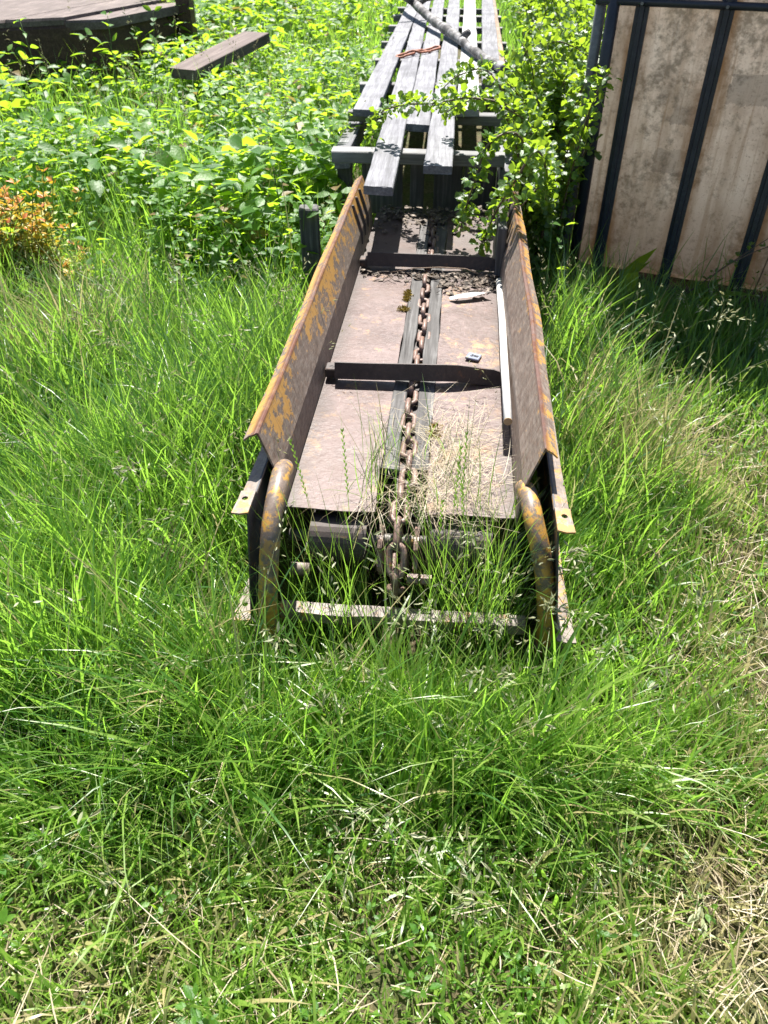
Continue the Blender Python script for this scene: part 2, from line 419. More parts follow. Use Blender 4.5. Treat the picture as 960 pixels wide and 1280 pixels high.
def gauss(x, y, cx, cy, sx, sy): return np.exp(-((x-cx)/sx)**2-((y-cy)/sy)**2)

def dryness(x, y):
    n1 = vnoise(x*2.1, y*2.1, 11); n2 = vnoise(x*6, y*6, 12)
    d = .02 + .95*gauss(x, y, .72, .58, .36, .28) + .25*gauss(x, y, -.5, .55, .35, .2) + .6*gauss(x, y, 1.1, 1.25, .28, .5) + .75*gauss(x, y, .98, 2.3, .32, .3) + .35*gauss(x, y, 1.3, 1.7, .3, .5)
    d += .75*gauss(x, y, -1.45, 3.15, .3, .28) + .16*gauss(x, y, -.25, .75, .3, .2)+.2*gauss(x, y, -.5, 1.25, .2, .12)
    return np.clip(d*(.45+.9*n1+.3*n2), 0, .95)

def height(x, y):
    a, s = loc_as(x, y)
    h = .075 + .13*sstep(-.25, -.65, x)*sstep(.95, 1.5, y) + .05*sstep(1.6, 2.6, y)
    h = h + .19*gauss(a, s, .02, -.46, .5, .2) + .12*gauss(a, s, -.62, .9, .3, 1.0) + .17*gauss(a, s, .62, .9, .25, 1.1)
    h = h + .03*sstep(2.4, 3.2, y)*sstep(.5, .9, x) + .07*gauss(x, y, -.9, 1.3, .5, .4)
    h = h*(1-.4*gauss(x, y, 1.15, 1.7, .35, .7)) - .02*gauss(x, y, .75, .6, .5, .4)
    return h*(.55+.9*vnoise(x*3.1, y*3.1, 21))

parts = []
for (y0, y1, dens, ws, seg) in ((.1, 1.2, 12500, 1.0, 5), (1.2, 2.3, 9500, 1.05, 5), (2.3, 3.7, 6500, 1.15, 5), (3.7, 5.5, 1700, 1.3, 4), (5.5, 9.5, 650, 2.0, 4), (9.5, 20, 220, 3.0, 3)):
    x, y = scatter(y0, y1, dens)
    a, s = loc_as(x, y)
    inside = (np.abs(a) < .40) & (s > -.20) & (s < 11)
    front = (np.abs(a) < .34) & (np.abs(a) > .07) & (s > -.20) & (s < .1)
    clump = vnoise(x*7, y*7, 31)*.6+vnoise(x*17, y*17, 32)*.4
    bare = sstep(.45, .8, dryness(x, y))*.55
    keep = (~inside | (front & (rng.random(len(x)) < .55))) & ~in_tank(x, y) & (rng.random(len(x)) < np.clip((.35+clump*1.1)*(1-bare), 0, 1))
    x, y, a, s, clump = x[keep], y[keep], a[keep], s[keep], clump[keep]
    N = len(x)
    h = height(x, y)*rng.lognormal(0, .38, N)*(.7+.6*clump)
    if y0 >= 5.5: h = np.maximum(h, .35*rng.random(N)+.15)
    h = np.clip(h, .03, .55)*(1-.35*gauss(a, s, .0, -.22, .3, .14))
    wide = rng.random(N) < .5
    w = np.where(wide, rng.uniform(.0045, .0098, N), rng.uniform(.0018, .004, N))*ws
    # neighbouring blades of one tuft lean together
    azc = vnoise(x*4.5, y*4.5, 41)*2*math.pi*1.6
    az = np.where(rng.random(N) < .55, rng.uniform(0, 6.283, N), azc + rng.normal(0, .9, N))
    broken = rng.random(N) < .07
    matted = sstep(1.25, .75, y)
    lean = np.abs(rng.normal(.16, .22, N)) + matted*rng.uniform(0, .75, N)*(rng.random(N) < .7)
    curl = np.abs(rng.normal(.28, .36, N)) + matted*rng.uniform(0, .5, N) + h*.5 + broken*rng.uniform(.8, 1.8, N)
    # beside the conveyor the blades bow away from it
    near = (np.abs(a) < .62) & (s > -.1) & (s < 2.6)
    az = np.where(near, np.where(a > 0, 0, math.pi)+rng.normal(0, 1.0, N), az)
    d = dryness(x, y)
    dry = np.where(rng.random(N) < d, rng.uniform(.6, 1, N), np.where(rng.random(N) < .10, rng.uniform(0, .4, N), 0))
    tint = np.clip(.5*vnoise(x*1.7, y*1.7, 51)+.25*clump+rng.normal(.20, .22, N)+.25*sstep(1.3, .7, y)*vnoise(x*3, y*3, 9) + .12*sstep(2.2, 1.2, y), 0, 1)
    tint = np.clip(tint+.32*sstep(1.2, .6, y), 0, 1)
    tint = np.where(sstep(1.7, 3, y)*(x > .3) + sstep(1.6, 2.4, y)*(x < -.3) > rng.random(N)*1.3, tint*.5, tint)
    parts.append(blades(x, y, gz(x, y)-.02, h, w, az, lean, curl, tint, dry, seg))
cx = np.concatenate([rng.uniform(-1.5, -.45, 30), rng.uniform(.6, 1.5, 16), rng.uniform(-.7, .7, 8)]); cy = np.concatenate([rng.uniform(1.1, 3.2, 30), rng.uniform(1.0, 2.9, 16), rng.uniform(.7, 1.15, 8)])
q = rng.integers(0, len(cx), 620); x = cx[q]+rng.normal(0, .055, 620); y = cy[q]+rng.normal(0, .055, 620)
a, s = loc_as(x, y); k = (np.abs(a) > .46) | (s < -.3); x, y = x[k], y[k]; N = len(x)
parts.append(blades(x, y, gz(x, y)-.02, rng.uniform(.7, 1.3, N)*np.clip(height(x, y)*1.35, .09, .36), rng.uniform(.007, .0135, N), rng.uniform(0, 6.28, N), np.abs(rng.normal(.2, .2, N)), np.abs(rng.normal(.5, .45, N)), np.clip(rng.normal(.55, .25, N), 0, 1), np.where(rng.random(N) < .06, .8, 0.), 6))
V, Q, T, a_, b_ = join_parts(parts)
NB = len(T)
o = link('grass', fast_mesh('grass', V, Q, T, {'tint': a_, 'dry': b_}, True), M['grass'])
tag(o, 'long green meadow grass growing all round the rusty conveyor', 'grass', kind='stuff')

# flattened dead straw
x, y = scatter(.1, 3.6, 4200)
d = dryness(x, y); keep = rng.random(len(x)) < np.clip(.04+d*.42, 0, 1)
a, s = loc_as(x, y); keep &= ~((np.abs(a) < .42) & (s > -.25)) & ~in_tank(x, y)
x, y = x[keep], y[keep]; N = len(x)
hh = rng.uniform(.03, .13, N)
p1 = blades(x, y, gz(x, y)+rng.uniform(0, .05, N), hh, rng.uniform(.0015, .0035, N), rng.uniform(0, 6.28, N), rng.uniform(1.1, 1.6, N), rng.normal(.1, .25, N), np.clip(rng.normal(.55, .25, N), 0, 1), np.zeros(N), 3)
# long pale stalks lying on top
N = 38
x, y = rng.uniform(-1.2, 1.4, N), rng.uniform(.3, 2.4, N)
a, s = loc_as(x, y); k = ~((np.abs(a) < .7) & (s > -.5)); x, y = x[k], y[k]; N = len(x)
p2 = blades(x, y, gz(x, y)+rng.uniform(.05, .11, N), rng.uniform(.10, .30, N), rng.uniform(.002, .004, N), rng.uniform(0, 6.28, N), rng.uniform(1.25, 1.55, N), rng.normal(.15, .3, N), np.clip(rng.normal(.75, .2, N), 0, 1), np.zeros(N), 4)
V, Q, T, a_, b_ = join_parts([p1, p2])
o = link('dry_straw', fast_mesh('dry_straw', V, Q, T, {'tint': a_, 'dry': b_}, True), M['straw'])
tag(o, 'bleached dead straw lying flat among the green blades', 'dry straw', kind='stuff')

# dead grass lying over the chain inside the trough
N = 950
aa = rng.normal(.12, .075, N); ss = rng.normal(.18, .18, N)
k = (ss > -.04) & ((np.abs(aa) > .045) | (rng.random(len(aa)) < .12)) & (ss < .62) & (np.abs(aa-.04) < .24); aa, ss = aa[k], ss[k]; N = len(aa)
xy = np.array([W(p, q) for p, q in zip(aa, ss)])
zb = np.where(ss > 0, .353, .353+ss*1.6)
p1 = blades(xy[:, 0], xy[:, 1], zb+rng.uniform(0, .022, N), rng.uniform(.04, .17, N), rng.uniform(.0008, .0018, N), rng.uniform(0, 6.28, N), rng.uniform(1.2, 1.6, N), rng.normal(.1, .25, N), np.clip(rng.normal(.62, .22, N), 0, 1), np.zeros(N), 5)
N = 46   # hanging beard over the nose of the chain
aa = np.where(rng.random(N) < .6, rng.normal(-.06, .03, N), rng.normal(.06, .03, N)); ss = rng.uniform(-.02, .10, N)
xy = np.array([W(p, q) for p, q in zip(aa, ss)])
p2 = blades(xy[:, 0], xy[:, 1], np.full(N, .355)+rng.uniform(0, .03, N), rng.uniform(.1, .28, N), rng.uniform(.0008, .0018, N), rng.normal(-math.pi/2-.2, .5, N), rng.uniform(1.1, 1.6, N), rng.uniform(.8, 1.6, N), np.clip(rng.normal(.45, .25, N), 0, 1), np.zeros(N), 6, None, True)
# the droop must be allowed to fall below its root here
V, Q, T, a_, b_ = join_parts([p1, p2])
o = link('dead_grass', fast_mesh('dead_grass', V, Q, T, {'tint': a_, 'dry': b_}, True), M['straw'])
tag(o, 'tangle of grey dead grass lying over the chain in the trough', 'dead grass', kind='stuff')

# ------------------------------------------------------------------ leaves (numpy)
def unit(v): return v/np.maximum(np.linalg.norm(v, axis=-1, keepdims=True), 1e-9)
def leaves(pos, d, up, L, Wd, droop, fold, tint, prof=((.12, .5), (.38, 1.0), (.68, .72))):
    N = len(pos); d = unit(d); side = unit(np.cross(d, up)); nrm = np.cross(side, d)
    rows = [pos[:, None, :]]
    for t, w in prof:
        c = pos + d*(L*t)[:, None] - nrm*(droop*L*t*t)[:, None]
        hw = (Wd*w*.5)[:, None]; up_ = nrm*(fold*Wd*w*.5)[:, None]
        rows.append(np.stack([c-side*hw+up_, c, c+side*hw+up_], 1))
    rows.append((pos + d*L[:, None] - nrm*(droop*L)[:, None])[:, None, :])
    V = np.concatenate(rows, 1); nv = V.shape[1]; k = len(prof)
    tri = [[0, 2, 1], [0, 3, 2], [nv-1, 1+3*(k-1), 2+3*(k-1)], [nv-1, 2+3*(k-1), 3+3*(k-1)]]
    quad = []
    for i in range(k-1):
        b = 1+3*i; quad += [[b, b+1, b+4, b+3], [b+1, b+2, b+5, b+4]]
    base = (np.arange(N)*nv)[:, None, None]
    return V.reshape(-1, 3), (base+np.array(quad)[None]).reshape(-1, 4), (base+np.array(tri)[None]).reshape(-1, 3), np.repeat(tint, nv), np.zeros(N*nv)

LOBED = ((.10, .45), (.28, .8), (.46, .72), (.66, 1.0), (.84, .8), (.95, .35))
def jit(N, s): return rng.normal(0, s, (N, 3))

def plant_bed(x, y, hgt, leaf, nodes, ups=.5):
    """stems with opposite leaf pairs: returns leaf parts and stem blades"""
    P, D, L, T_ = [], [], [], []
    z0 = gz(x, y)-.02
    lx = rng.normal(0, .10, len(x)); ly = rng.normal(-.04, .10, len(x))
    for k in range(nodes):
        f = (k+1)/nodes
        cx = x+lx*hgt*f*f; cy = y+ly*hgt*f*f; cz = z0+hgt*(.22+.78*f)
        rot = rng.uniform(0, 6.28, len(x))
        ll = leaf*(1.15-.5*abs(f-.55))*rng.uniform(.75, 1.2, len(x))*(1.0 if k < nodes-1 else .75)
        for j in range(2 if k < nodes-1 else 4):
            az = rot + j*math.pi/(1 if k < nodes-1 else 2)
            el = rng.normal(.05+ups*(f-.5), .28, len(x))
            dv = np.stack([np.cos(az)*np.cos(el), np.sin(az)*np.cos(el), np.sin(el)], -1)
            P.append(np.stack([cx, cy, cz], -1)+dv*(.012+.15*ll)[:, None]); D.append(dv); L.append(ll)
            T_.append(np.clip(.25+.55*f+rng.normal(0, .18, len(x)), 0, 1))
    P, D, L, T_ = map(np.concatenate, (P, D, L, T_)); N = len(P)
    up = np.array([0, 0, 1.0])+jit(N, .28)
    lf = leaves(P, D, up, L, L*rng.uniform(.5, .68, N), rng.uniform(.05, .35, N), rng.uniform(.1, .45, N), T_)
    ls = np.hypot(lx, ly)
    st = blades(x, y, z0, hgt, np.full(len(x), .005), np.arctan2(ly, lx), np.zeros(len(x)), ls*1.5, np.full(len(x), .55), np.zeros(len(x)), 3)
    return [lf, st]

def bed_mask(x, y):
    a, s = loc_as(x, y)
    edge = 3.55 + .35*sstep(-.9, -2.2, x) + .25*(vnoise(x*2, y*0, 61)-.5)
    left = (x < 0) & (a < -.50-.09*sstep(2.5, 3.2, s)) & (y > edge)
    left &= np.hypot((x+1.85)/.62, (y-3.95)/.55) > 1
    back = (y > 5) & (a < -.66) | (y > 11.5) & (a < -.8)
    right = (a > .75) & (y > 5.2) & ~in_tank(x, y)
    return left | back | right
parts = []
for y0, y1, dens, lo, hi, leaf, nodes in ((3.4, 4.4, 82, .26, .50, .10, 5), (4.4, 6, 72, .36, .68, .108, 5), (6, 9, 44, .42, .74, .12, 5), (9, 21, 13, .5, 1.0, .16, 5)):
    x, y = scatter(y0, y1, dens); k = bed_mask(x, y); x, y = x[k], y[k]
    nn = vnoise(x*1.6, y*1.6, 71)
    hgt = (lo+(hi-lo)*(.5*nn+.5*rng.random(len(x))))*(1-.78*gauss(x, y, -2.7, 6.6, 1.2, 1.2))*(.75+.5*vnoise(x*.8, y*.8, 79))
    lf = leaf*(.35+1.0*vnoise(x*1.1+5, y*1.1, 72))*rng.uniform(.7, 1.3, len(x))*np.where((x > -1.3) & (y > 6), .62, 1)
    parts += plant_bed(x, y, hgt, lf, nodes)
x, y = scatter(3.7, 9, 11); k = bed_mask(x, y) & (vnoise(x*.9, y*.9, 77) > .45) & (x < 0); x, y = x[k], y[k]
parts += plant_bed(x, y, rng.uniform(.4, .68, len(x)), rng.uniform(.12, .19, len(x)), 4, .2)
for p_ in parts: p_[4][:] = np.repeat(np.where(rng.random(len(p_[4])//11+1) < .03, .9, 0.0), 11)[:len(p_[4])]
V, Q, T, a_, b_ = join_parts(parts)
o = link('ground_cover', fast_mesh('ground_cover', V, Q, T, {'tint': a_, 'dry': b_}, True), M['nettle'])
tag(o, 'dense bright green leafy weeds filling the bed beside the planks', 'leafy weeds', kind='stuff')

x, y = scatter(3.6, 9.5, 75); k = bed_mask(x, y); x, y = x[k], y[k]; N = len(x)
bg_ = blades(x, y, gz(x, y)-.02, rng.uniform(.25, .75, N), rng.uniform(.004, .009, N), rng.uniform(0, 6.28, N), np.abs(rng.normal(.12, .12, N)), np.abs(rng.normal(.6, .4, N)), np.clip(rng.normal(.5, .25, N), 0, 1), np.where(rng.random(N) < .12, .8, 0.), 6)
x, y = scatter(3.7, 8.5, 5.5); k = bed_mask(x, y) & (x < 0); x, y = x[k], y[k]; N = len(x)
BED_SEED = (x, y, rng.uniform(.5, .95, N))
x = rng.uniform(-22, 22, 900); y = rng.uniform(21.5, 27, 900)
hb = plant_bed(x, y, rng.uniform(1.2, 3.0, 900)*(.7+.5*vnoise(x*.4, y*.4, 91)), rng.uniform(.22, .36, 900), 8, .3)
V, Q, T, a_, b_ = join_parts(hb)
o = link('far_bushes', fast_mesh('far_bushes', V, Q, T, {'tint': a_, 'dry': b_}, True), M['nettle'])
tag(o, 'mass of green bushes closing the field beyond the deck', 'bushes', kind='stuff')
# fine weeds edging the bed and dotted in the lawn (small leaves)
x, y = scatter(3.0, 4.6, 60); a, s = loc_as(x, y)
k = (a < -.45) & (y > 3.3+.2*vnoise(x*3, y*3, 5)); x, y = x[k], y[k]
parts = plant_bed(x, y, rng.uniform(.12, .34, len(x)), np.full(len(x), .03), 7)
x, y = scatter(.3, 3.2, 70); a, s = loc_as(x, y); k = (np.abs(a) > .5) | (s < -.5); x, y = x[k], y[k]
parts += plant_bed(x, y, rng.uniform(.04, .12, len(x)), rng.uniform(.012, .03, len(x)), 3)
V, Q, T, a_, b_ = join_parts(parts)
o = link('small_weeds', fast_mesh('small_weeds', V, Q, T, {'tint': a_, 'dry': b_}, True), M['nettle'])
tag(o, 'small leaved creeping weeds threaded through the grass', 'small weeds', kind='stuff')

# green tufts rooted under the nose of the trough, standing up through it
N = 980
aa = np.where(rng.random(N) < .5, rng.normal(-.04, .12, N), rng.normal(.22, .10, N)); ss = rng.uniform(-.22, -.02, N)
k = (np.abs(aa) < .33) & ((np.abs(aa+.01) > .085) | (rng.random(N) < .10)); aa, ss = aa[k], ss[k]; N = len(aa)
xy = np.array([W(p, q) for p, q in zip(aa, ss)])
p1 = blades(xy[:, 0], xy[:, 1], np.full(N, -.02), rng.uniform(.22, .62, N), rng.uniform(.0015, .0034, N), rng.uniform(0, 6.28, N), np.abs(rng.normal(.08, .09, N)), np.abs(rng.normal(.45, .35, N)), np.clip(rng.normal(.45, .2, N), 0, 1), np.where(rng.random(N) < .12, .8, 0.0), 6)
N = 130    # few blades through the chain slot
aa = np.where(rng.random(N) < .6, rng.normal(-.07, .03, N), rng.normal(.12, .07, N)); ss = rng.uniform(.0, .33, N)
xy = np.array([W(p, q) for p, q in zip(aa, ss)])
p2 = blades(xy[:, 0], xy[:, 1], np.full(N, .34), rng.uniform(.08, .26, N), rng.uniform(.0015, .003, N), rng.uniform(0, 6.28, N), np.abs(rng.normal(.2, .2, N)), np.abs(rng.normal(.5, .4, N)), np.clip(rng.normal(.35, .2, N), 0, 1), np.where(rng.random(N) < .2, .8, 0.0), 6)
N = 330
aa = rng.normal(.08, .26, N); ss = rng.uniform(-.66, -.36, N); xy = np.array([W(p, q) for p, q in zip(aa, ss)])
p3 = blades(xy[:, 0], xy[:, 1], np.full(N, -.02), rng.uniform(.18, .36, N), rng.uniform(.0025, .0075, N), rng.normal(1.2, 1.3, N), np.abs(rng.normal(.12, .12, N)), np.abs(rng.normal(.4, .35, N)), np.clip(rng.normal(.6, .25, N), 0, 1), np.where(rng.random(N) < .06, .8, 0.), 6)
V, Q, T, a_, b_ = join_parts([p1, p2, bg_, p3])
o = link('tall_grass', fast_mesh('tall_grass', V, Q, T, {'tint': a_, 'dry': b_}, True), M['grass'])
tag(o, 'tall thin green grass rising through the trough nose and the weed bed', 'tall grass', kind='stuff')

# ------------------------------------------------------------------ seed heads
def seedheads(x, y, h, az, lean, curl, tint, nsp, sl):
    N = len(x); z = gz(x, y)-.02
    stem = blades(x, y, z, h, np.full(N, .0016), az, lean, curl, np.full(N, .55), np.zeros(N), 6, twist=np.zeros(N))
    parts = [stem]
    t = np.linspace(0, 1, 7); 
    P, D, L, T_ = [], [], [], []
    for i in range(N):
        pts = stem[0][i*13:(i+1)*13]; c = np.concatenate([(pts[0:12:2]+pts[1:12:2])/2, pts[12:13]])
        for k in range(nsp[i]):
            f = .72+.28*(k+rng.random())/nsp[i]
            q = np.array([np.interp(f, t, c[:, j]) for j in range(3)])
            ax = unit(np.array([np.interp(min(1, f+.1), t, c[:, j])-np.interp(f-.1, t, c[:, j]) for j in range(3)]))
            dv = unit(ax*rng.uniform(.5, 1.2)+rng.normal(0, .6, 3)+np.array([0, 0, -.25]))
            off = dv*rng.uniform(.2, 1.6)*sl[i]*(1.15-f)*3
            P.append(q+off); D.append(dv); L.append(sl[i]*rng.uniform(.7, 1.2)); T_.append(np.clip(tint[i]+rng.normal(0, .12), 0, 1))
    P, D, L, T_ = map(np.array, (P, D, L, T_)); n_ = len(P)
    for r in range(2):
        parts.append(leaves(P, D, rng.normal(0, 1, (n_, 3)), L, L*.26, np.full(n_, .08), np.full(n_, .5), T_))
    return parts
N = 420
x, y = rng.uniform(-1.5, 1.7, N), rng.uniform(.55, 3.2, N)
a, s = loc_as(x, y); k = ((np.abs(a) > .46) | (s < -.25)) & ~in_tank(x, y) & (np.abs(x) < .5+.42*y) & (rng.random(N) < sstep(.4, 1.3, y)+.15); x, y = x[k], y[k]; N = len(x)
parts = seedheads(x, y, np.clip(height(x, y)*1.9+rng.uniform(.08, .22, N), .15, .65), rng.uniform(0, 6.28, N), np.abs(rng.normal(.2, .2, N)), np.abs(rng.normal(1.0, .6, N)), np.clip(rng.normal(.72, .14, N), 0.3, 1), rng.integers(7, 15, N), rng.uniform(.014, .024, N))
# a dense purplish group and the pale groups that stand out in the picture
def group(cx, cy, n, sp, h, tint):
    gx, gy = rng.normal(cx, sp, n), rng.normal(cy, sp, n)
    return seedheads(gx, gy, rng.uniform(.8, 1.1, n)*h, rng.uniform(0, 6.28, n), np.abs(rng.normal(.15, .12, n)), np.abs(rng.normal(.6, .4, n)), np.clip(rng.normal(tint, .06, n), 0, 1), rng.integers(12, 20, n), rng.uniform(.016, .026, n))
parts += group(-.60, 1.66, 11, .035, .30, .05)
parts += group(.30, 1.27, 9, .06, .36, .8) + group(.22, 1.08, 8, .05, .22, .85) + group(-.12, 1.1, 6, .05, .26, .6) + group(.47, 1.3, 7, .06, .3, .85)
parts += group(.05, 1.32, 7, .10, .42, .85) + group(.38, 1.42, 8, .08, .45, .9) + group(-.28, 1.25, 5, .05, .38, .8) + group(.15, 1.0, 6, .12, .26, .9)
parts += group(.78, 1.35, 6, .06, .2, .8) + group(-.75, 2.1, 6, .08, .3, .65) + group(1.3, 3.0, 5, .12, .5, .8)+group(.62, 2.9, 7, .1, .42, .5)
x, y, h_ = BED_SEED; N = len(x)
parts += seedheads(x, y, h_, rng.uniform(0, 6.28, N), np.abs(rng.normal(.1, .1, N)), np.abs(rng.normal(.3, .3, N)), np.clip(rng.normal(.4, .25, N), 0, 1), rng.integers(14, 26, N), rng.uniform(.016, .03, N))
V, Q, T, a_, b_ = join_parts(parts)
o = link('grass_seedheads', fast_mesh('grass_seedheads', V, Q, T, {'tint': a_, 'dry': b_}, True), M['seed'])
tag(o, 'thin stalks with pale drooping seed heads above the grass', 'seed heads', kind='stuff')

# tight green rye-grass spikes standing at the trough nose
parts = []
for (aa, ss, h, az, ln) in ((.13, -.05, .62, 1.2, .08), (.15, -.04, .64, 1.0, .12), (.19, -.06, .58, 1.3, .05), (.24, -.03, .56, .9, .1), (-.12, -.04, .66, 1.9, .05), (-.20, -.03, .62, 2.2, .1), (.32, -.05, .66, .9, .13), (.02, -.08, .55, 1.5, .1), (.10, -.1, .5, 1.4, .02), (.36, -.1, .72, .7, .1)):
    x, y, _ = W(aa, ss); q = blades(np.array([x]), np.array([y]), np.array([0.]), np.array([h]), np.array([.0022]), np.array([az]), np.array([ln]), np.array([.25]), np.array([.35]), np.zeros(1), 8)
    parts.append(q); c = (q[0][0:16:2]+q[0][1:16:2])/2; t = np.linspace(0, .875, 8)
    P, D = [], []
    for k in range(26):
        f = .62+.37*k/26; p = np.array([np.interp(f, t, c[:, j]) for j in range(3)]); d0 = unit(c[-1]-c[-3])
        sd = (-1)**k; P.append(p); D.append(d0+np.array([sd*.35, .1*sd, 0]))
    parts.append(leaves(np.array(P), np.array(D), np.tile([0, -1., .3], (26, 1)), np.full(26, .013), np.full(26, .004), np.zeros(26), np.full(26, .3), np.full(26, .3)))
V, Q, T, a_, b_ = join_parts(parts)
o = link('rye_grass', fast_mesh('rye_grass', V, Q, T, {'tint': a_, 'dry': b_}, True), M['grass'])
tag(o, 'dark green narrow grass spikes standing before the floor plates', 'rye grass', kind='stuff')

# ------------------------------------------------------------------ the conveyor
conv = empty('chain_conveyor', (OX, OY, 0), YAW, label='long rusty steel chain conveyor trough with flaking yellow sides, sunk in grass', cat='conveyor')

def side_panel(sgn):
    prof = [(.303, .335), (.307, .39), (.312, .453), (.332, .515), (.352, .574), (.3555, .5765), (.359, .5755), (.374, .565), (.389, .553)]
    m = Mesh(); S = np.linspace(0, 2.28, 47); V = []; np_ = len(prof)
    for th in (0, 1):
        for s in S:
            wob = (vnoise(s*2.5, 0.0, 5+sgn)-.5)*.016; wz = (vnoise(s*4, 3.0, 8+sgn)-.5)*.006
            for i, (a, z) in enumerate(prof):
                f = i/(np_-1); aa = a+wob*f; zz = z+wz*f
                if th: aa += .004*(1 if i < 5 else -.3); zz -= .0045*(0 if i < 3 else 1)
                # the front edge is cut back a little and ragged
                V.append((sgn*aa, s+(.012*(vnoise(i*1.3, 0.0, 3)-.5) if s == 0 else 0), zz))
    ns = len(S); F = []; o2 = ns*np_
    for i in range(ns-1):
        for j in range(np_-1):
            q = (i*np_+j, i*np_+j+1, (i+1)*np_+j+1, (i+1)*np_+j)
            F.append(q if sgn < 0 else q[::-1]); F.append(tuple(o2+k for k in (q[::-1] if sgn < 0 else q)))
    for j in range(np_-1):
        F.append((j, j+1, o2+j+1, o2+j)); e = (ns-1)*np_; F.append((e+j, e+j+1, o2+e+j+1, o2+e+j))
    for i in range(ns-1):
        for j in (0, np_-1): F.append((i*np_+j, (i+1)*np_+j, o2+(i+1)*np_+j, o2+i*np_+j))
    m.add(V, F)
    w = m.build('side_panel', M['wall'], conv, False)
    # raised dark strips standing in for shadow stripes at the far end
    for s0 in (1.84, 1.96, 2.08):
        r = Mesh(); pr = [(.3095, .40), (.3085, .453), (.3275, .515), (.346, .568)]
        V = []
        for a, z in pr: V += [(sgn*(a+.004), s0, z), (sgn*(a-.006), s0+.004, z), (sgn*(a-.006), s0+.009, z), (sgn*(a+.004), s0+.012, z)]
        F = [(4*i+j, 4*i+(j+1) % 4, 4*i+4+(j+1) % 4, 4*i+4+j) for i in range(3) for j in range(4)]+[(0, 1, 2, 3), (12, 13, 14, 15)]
        r.add(V, F); r.build('shadow_stripe', M['dark'], w)
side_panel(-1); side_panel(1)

def side_channel(sgn, aw0, aw1, ext):
    # outward facing channel: leaning web, an upper and a lower flange that stick out in front
    m = Mesh(); S = np.linspace(-.19-ext, 2.3, 12); V = []
    for s in S: V += [(sgn*aw0, s, .475), (sgn*aw1, s, .13), (sgn*(aw1+.004), s, .13), (sgn*(aw0+.004), s, .475)]
    F = [(4*i+j, 4*i+(j+1) % 4, 4*i+4+(j+1) % 4, 4*i+4+j) for i in range(len(S)-1) for j in range(4)]+[(0, 1, 2, 3), (44, 45, 46, 47)]
    m.add(V, F); ch = m.build('side_channel', M['navy'], conv)
    for a0, z, w, ex in ((aw0, .475, .037, 0), (aw1, .128, .046, .02)):
        f = Mesh(); V = []; F = []
        # plate with a bolt hole near its front end
        y0 = -.19-ext-ex; hy = y0+.055; cx = a0+w*.55; r = .008
        ring = [(cx+r*math.cos(k*math.pi/4), hy+r*math.sin(k*math.pi/4)) for k in range(8)]
        sq = [(a0+w, hy), (a0+w, hy+.03), (cx, hy+.03), (a0, hy+.03), (a0, hy), (a0, y0), (cx, y0-.004), (a0+w+.004, y0)]
        for (px, py) in ring+sq: V.append((sgn*px, py, z-.35*(px-a0)*(.25)))
        for k in range(8): F.append((k, (k+1) % 8, 8+(k+1) % 8, 8+k))
        b = len(V); ys = np.linspace(hy+.03, 2.3, 14)
        for yy in ys:
            ww = w*(.85+.15*vnoise(yy*9, 1.0, 6)) if yy > hy+.04 else w
            V += [(sgn*a0, yy, z), (sgn*(a0+ww*.55), yy, z-.0048), (sgn*(a0+ww), yy, z-.0087*ww/w)]
        for i in range(len(ys)-1):
            for j in (0, 1): F.append((b+3*i+j, b+3*i+j+1, b+3*i+4+j, b+3*i+3+j))
        if sgn < 0: F = [q[::-1] for q in F]
        f.add(V, F); ob = f.build('flange', M['lip'], ch)
        so = ob.modifiers.new('thickness', 'SOLIDIFY'); so.thickness = .005; so.offset = -1
side_channel(-1, .345, .375, .0); side_channel(1, .375, .42, .0)

def floor_plate(a0, a1, front):
    m = Mesh(); na, ns = 7, 26
    A = np.linspace(a0, a1, na); S = np.linspace(0, 2.46, ns); V = []
    for lay in (0, 1):
        for j, s in enumerate(S):
            for i, a in enumerate(A):
                z = .350 + (vnoise(a*6, s*2.5, 14)-.5)*.006 - .004*lay
                yy = s + (front*(vnoise(a*22, 0.0, 4)-.4)*.012 if j == 0 else 0)
                aa = a
                if (i == na-1 and a0 < 0) or (i == 0 and a0 > 0): aa += (vnoise(s*16, 0.0, 17)-.5)*.006
                V.append((aa, yy, z))
    F = []; o2 = na*ns
    for j in range(ns-1):
        for i in range(na-1):
            q = (j*na+i, j*na+i+1, (j+1)*na+i+1, (j+1)*na+i); F.append(q); F.append(tuple(o2+k for k in q[::-1]))
    for i in range(na-1): F.append((i+1, i, o2+i, o2+i+1))
    for j in range(ns-1):
        for i in (0, na-1): F.append((j*na+i, (j+1)*na+i, o2+(j+1)*na+i, o2+j*na+i))
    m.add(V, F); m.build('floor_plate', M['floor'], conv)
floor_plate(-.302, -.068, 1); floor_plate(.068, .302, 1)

def guide(a0, a1, seed):
    m = Mesh(); S = np.linspace(.20, 2.44, 40); V = []; F = []
    for i, s in enumerate(S):
        w0 = (vnoise(s*11, 0.0, seed)-.5)*.008; w1 = (vnoise(s*11, 0.0, seed+1)-.5)*.008; zz = .352+(vnoise(s*5, 0.0, seed+2)-.5)*.005
        V += [(a0+w0, s, .325), (a0+w0, s, zz-.002), (a0+w0+.002, s, zz), (a1+w1-.002, s, zz-.003), (a1+w1, s, zz-.006), (a1+w1, s, .325)]
    for i in range(len(S)-1):
        for j in range(6): F.append((6*i+j, 6*i+6+j, 6*i+6+(j+1) % 6, 6*i+(j+1) % 6))
    F += [tuple(range(6)), tuple(range(len(V)-1, len(V)-7, -1))]
    m.add(V, F); m.build('guide_strip', M['guide'], conv)
guide(-.066, -.019, 31); guide(.017, .066, 41)
m = Mesh(); m.box((-.02, .12, .318), (.018, 2.44, .326)); m.build('chain_bed', M['dark'], conv)

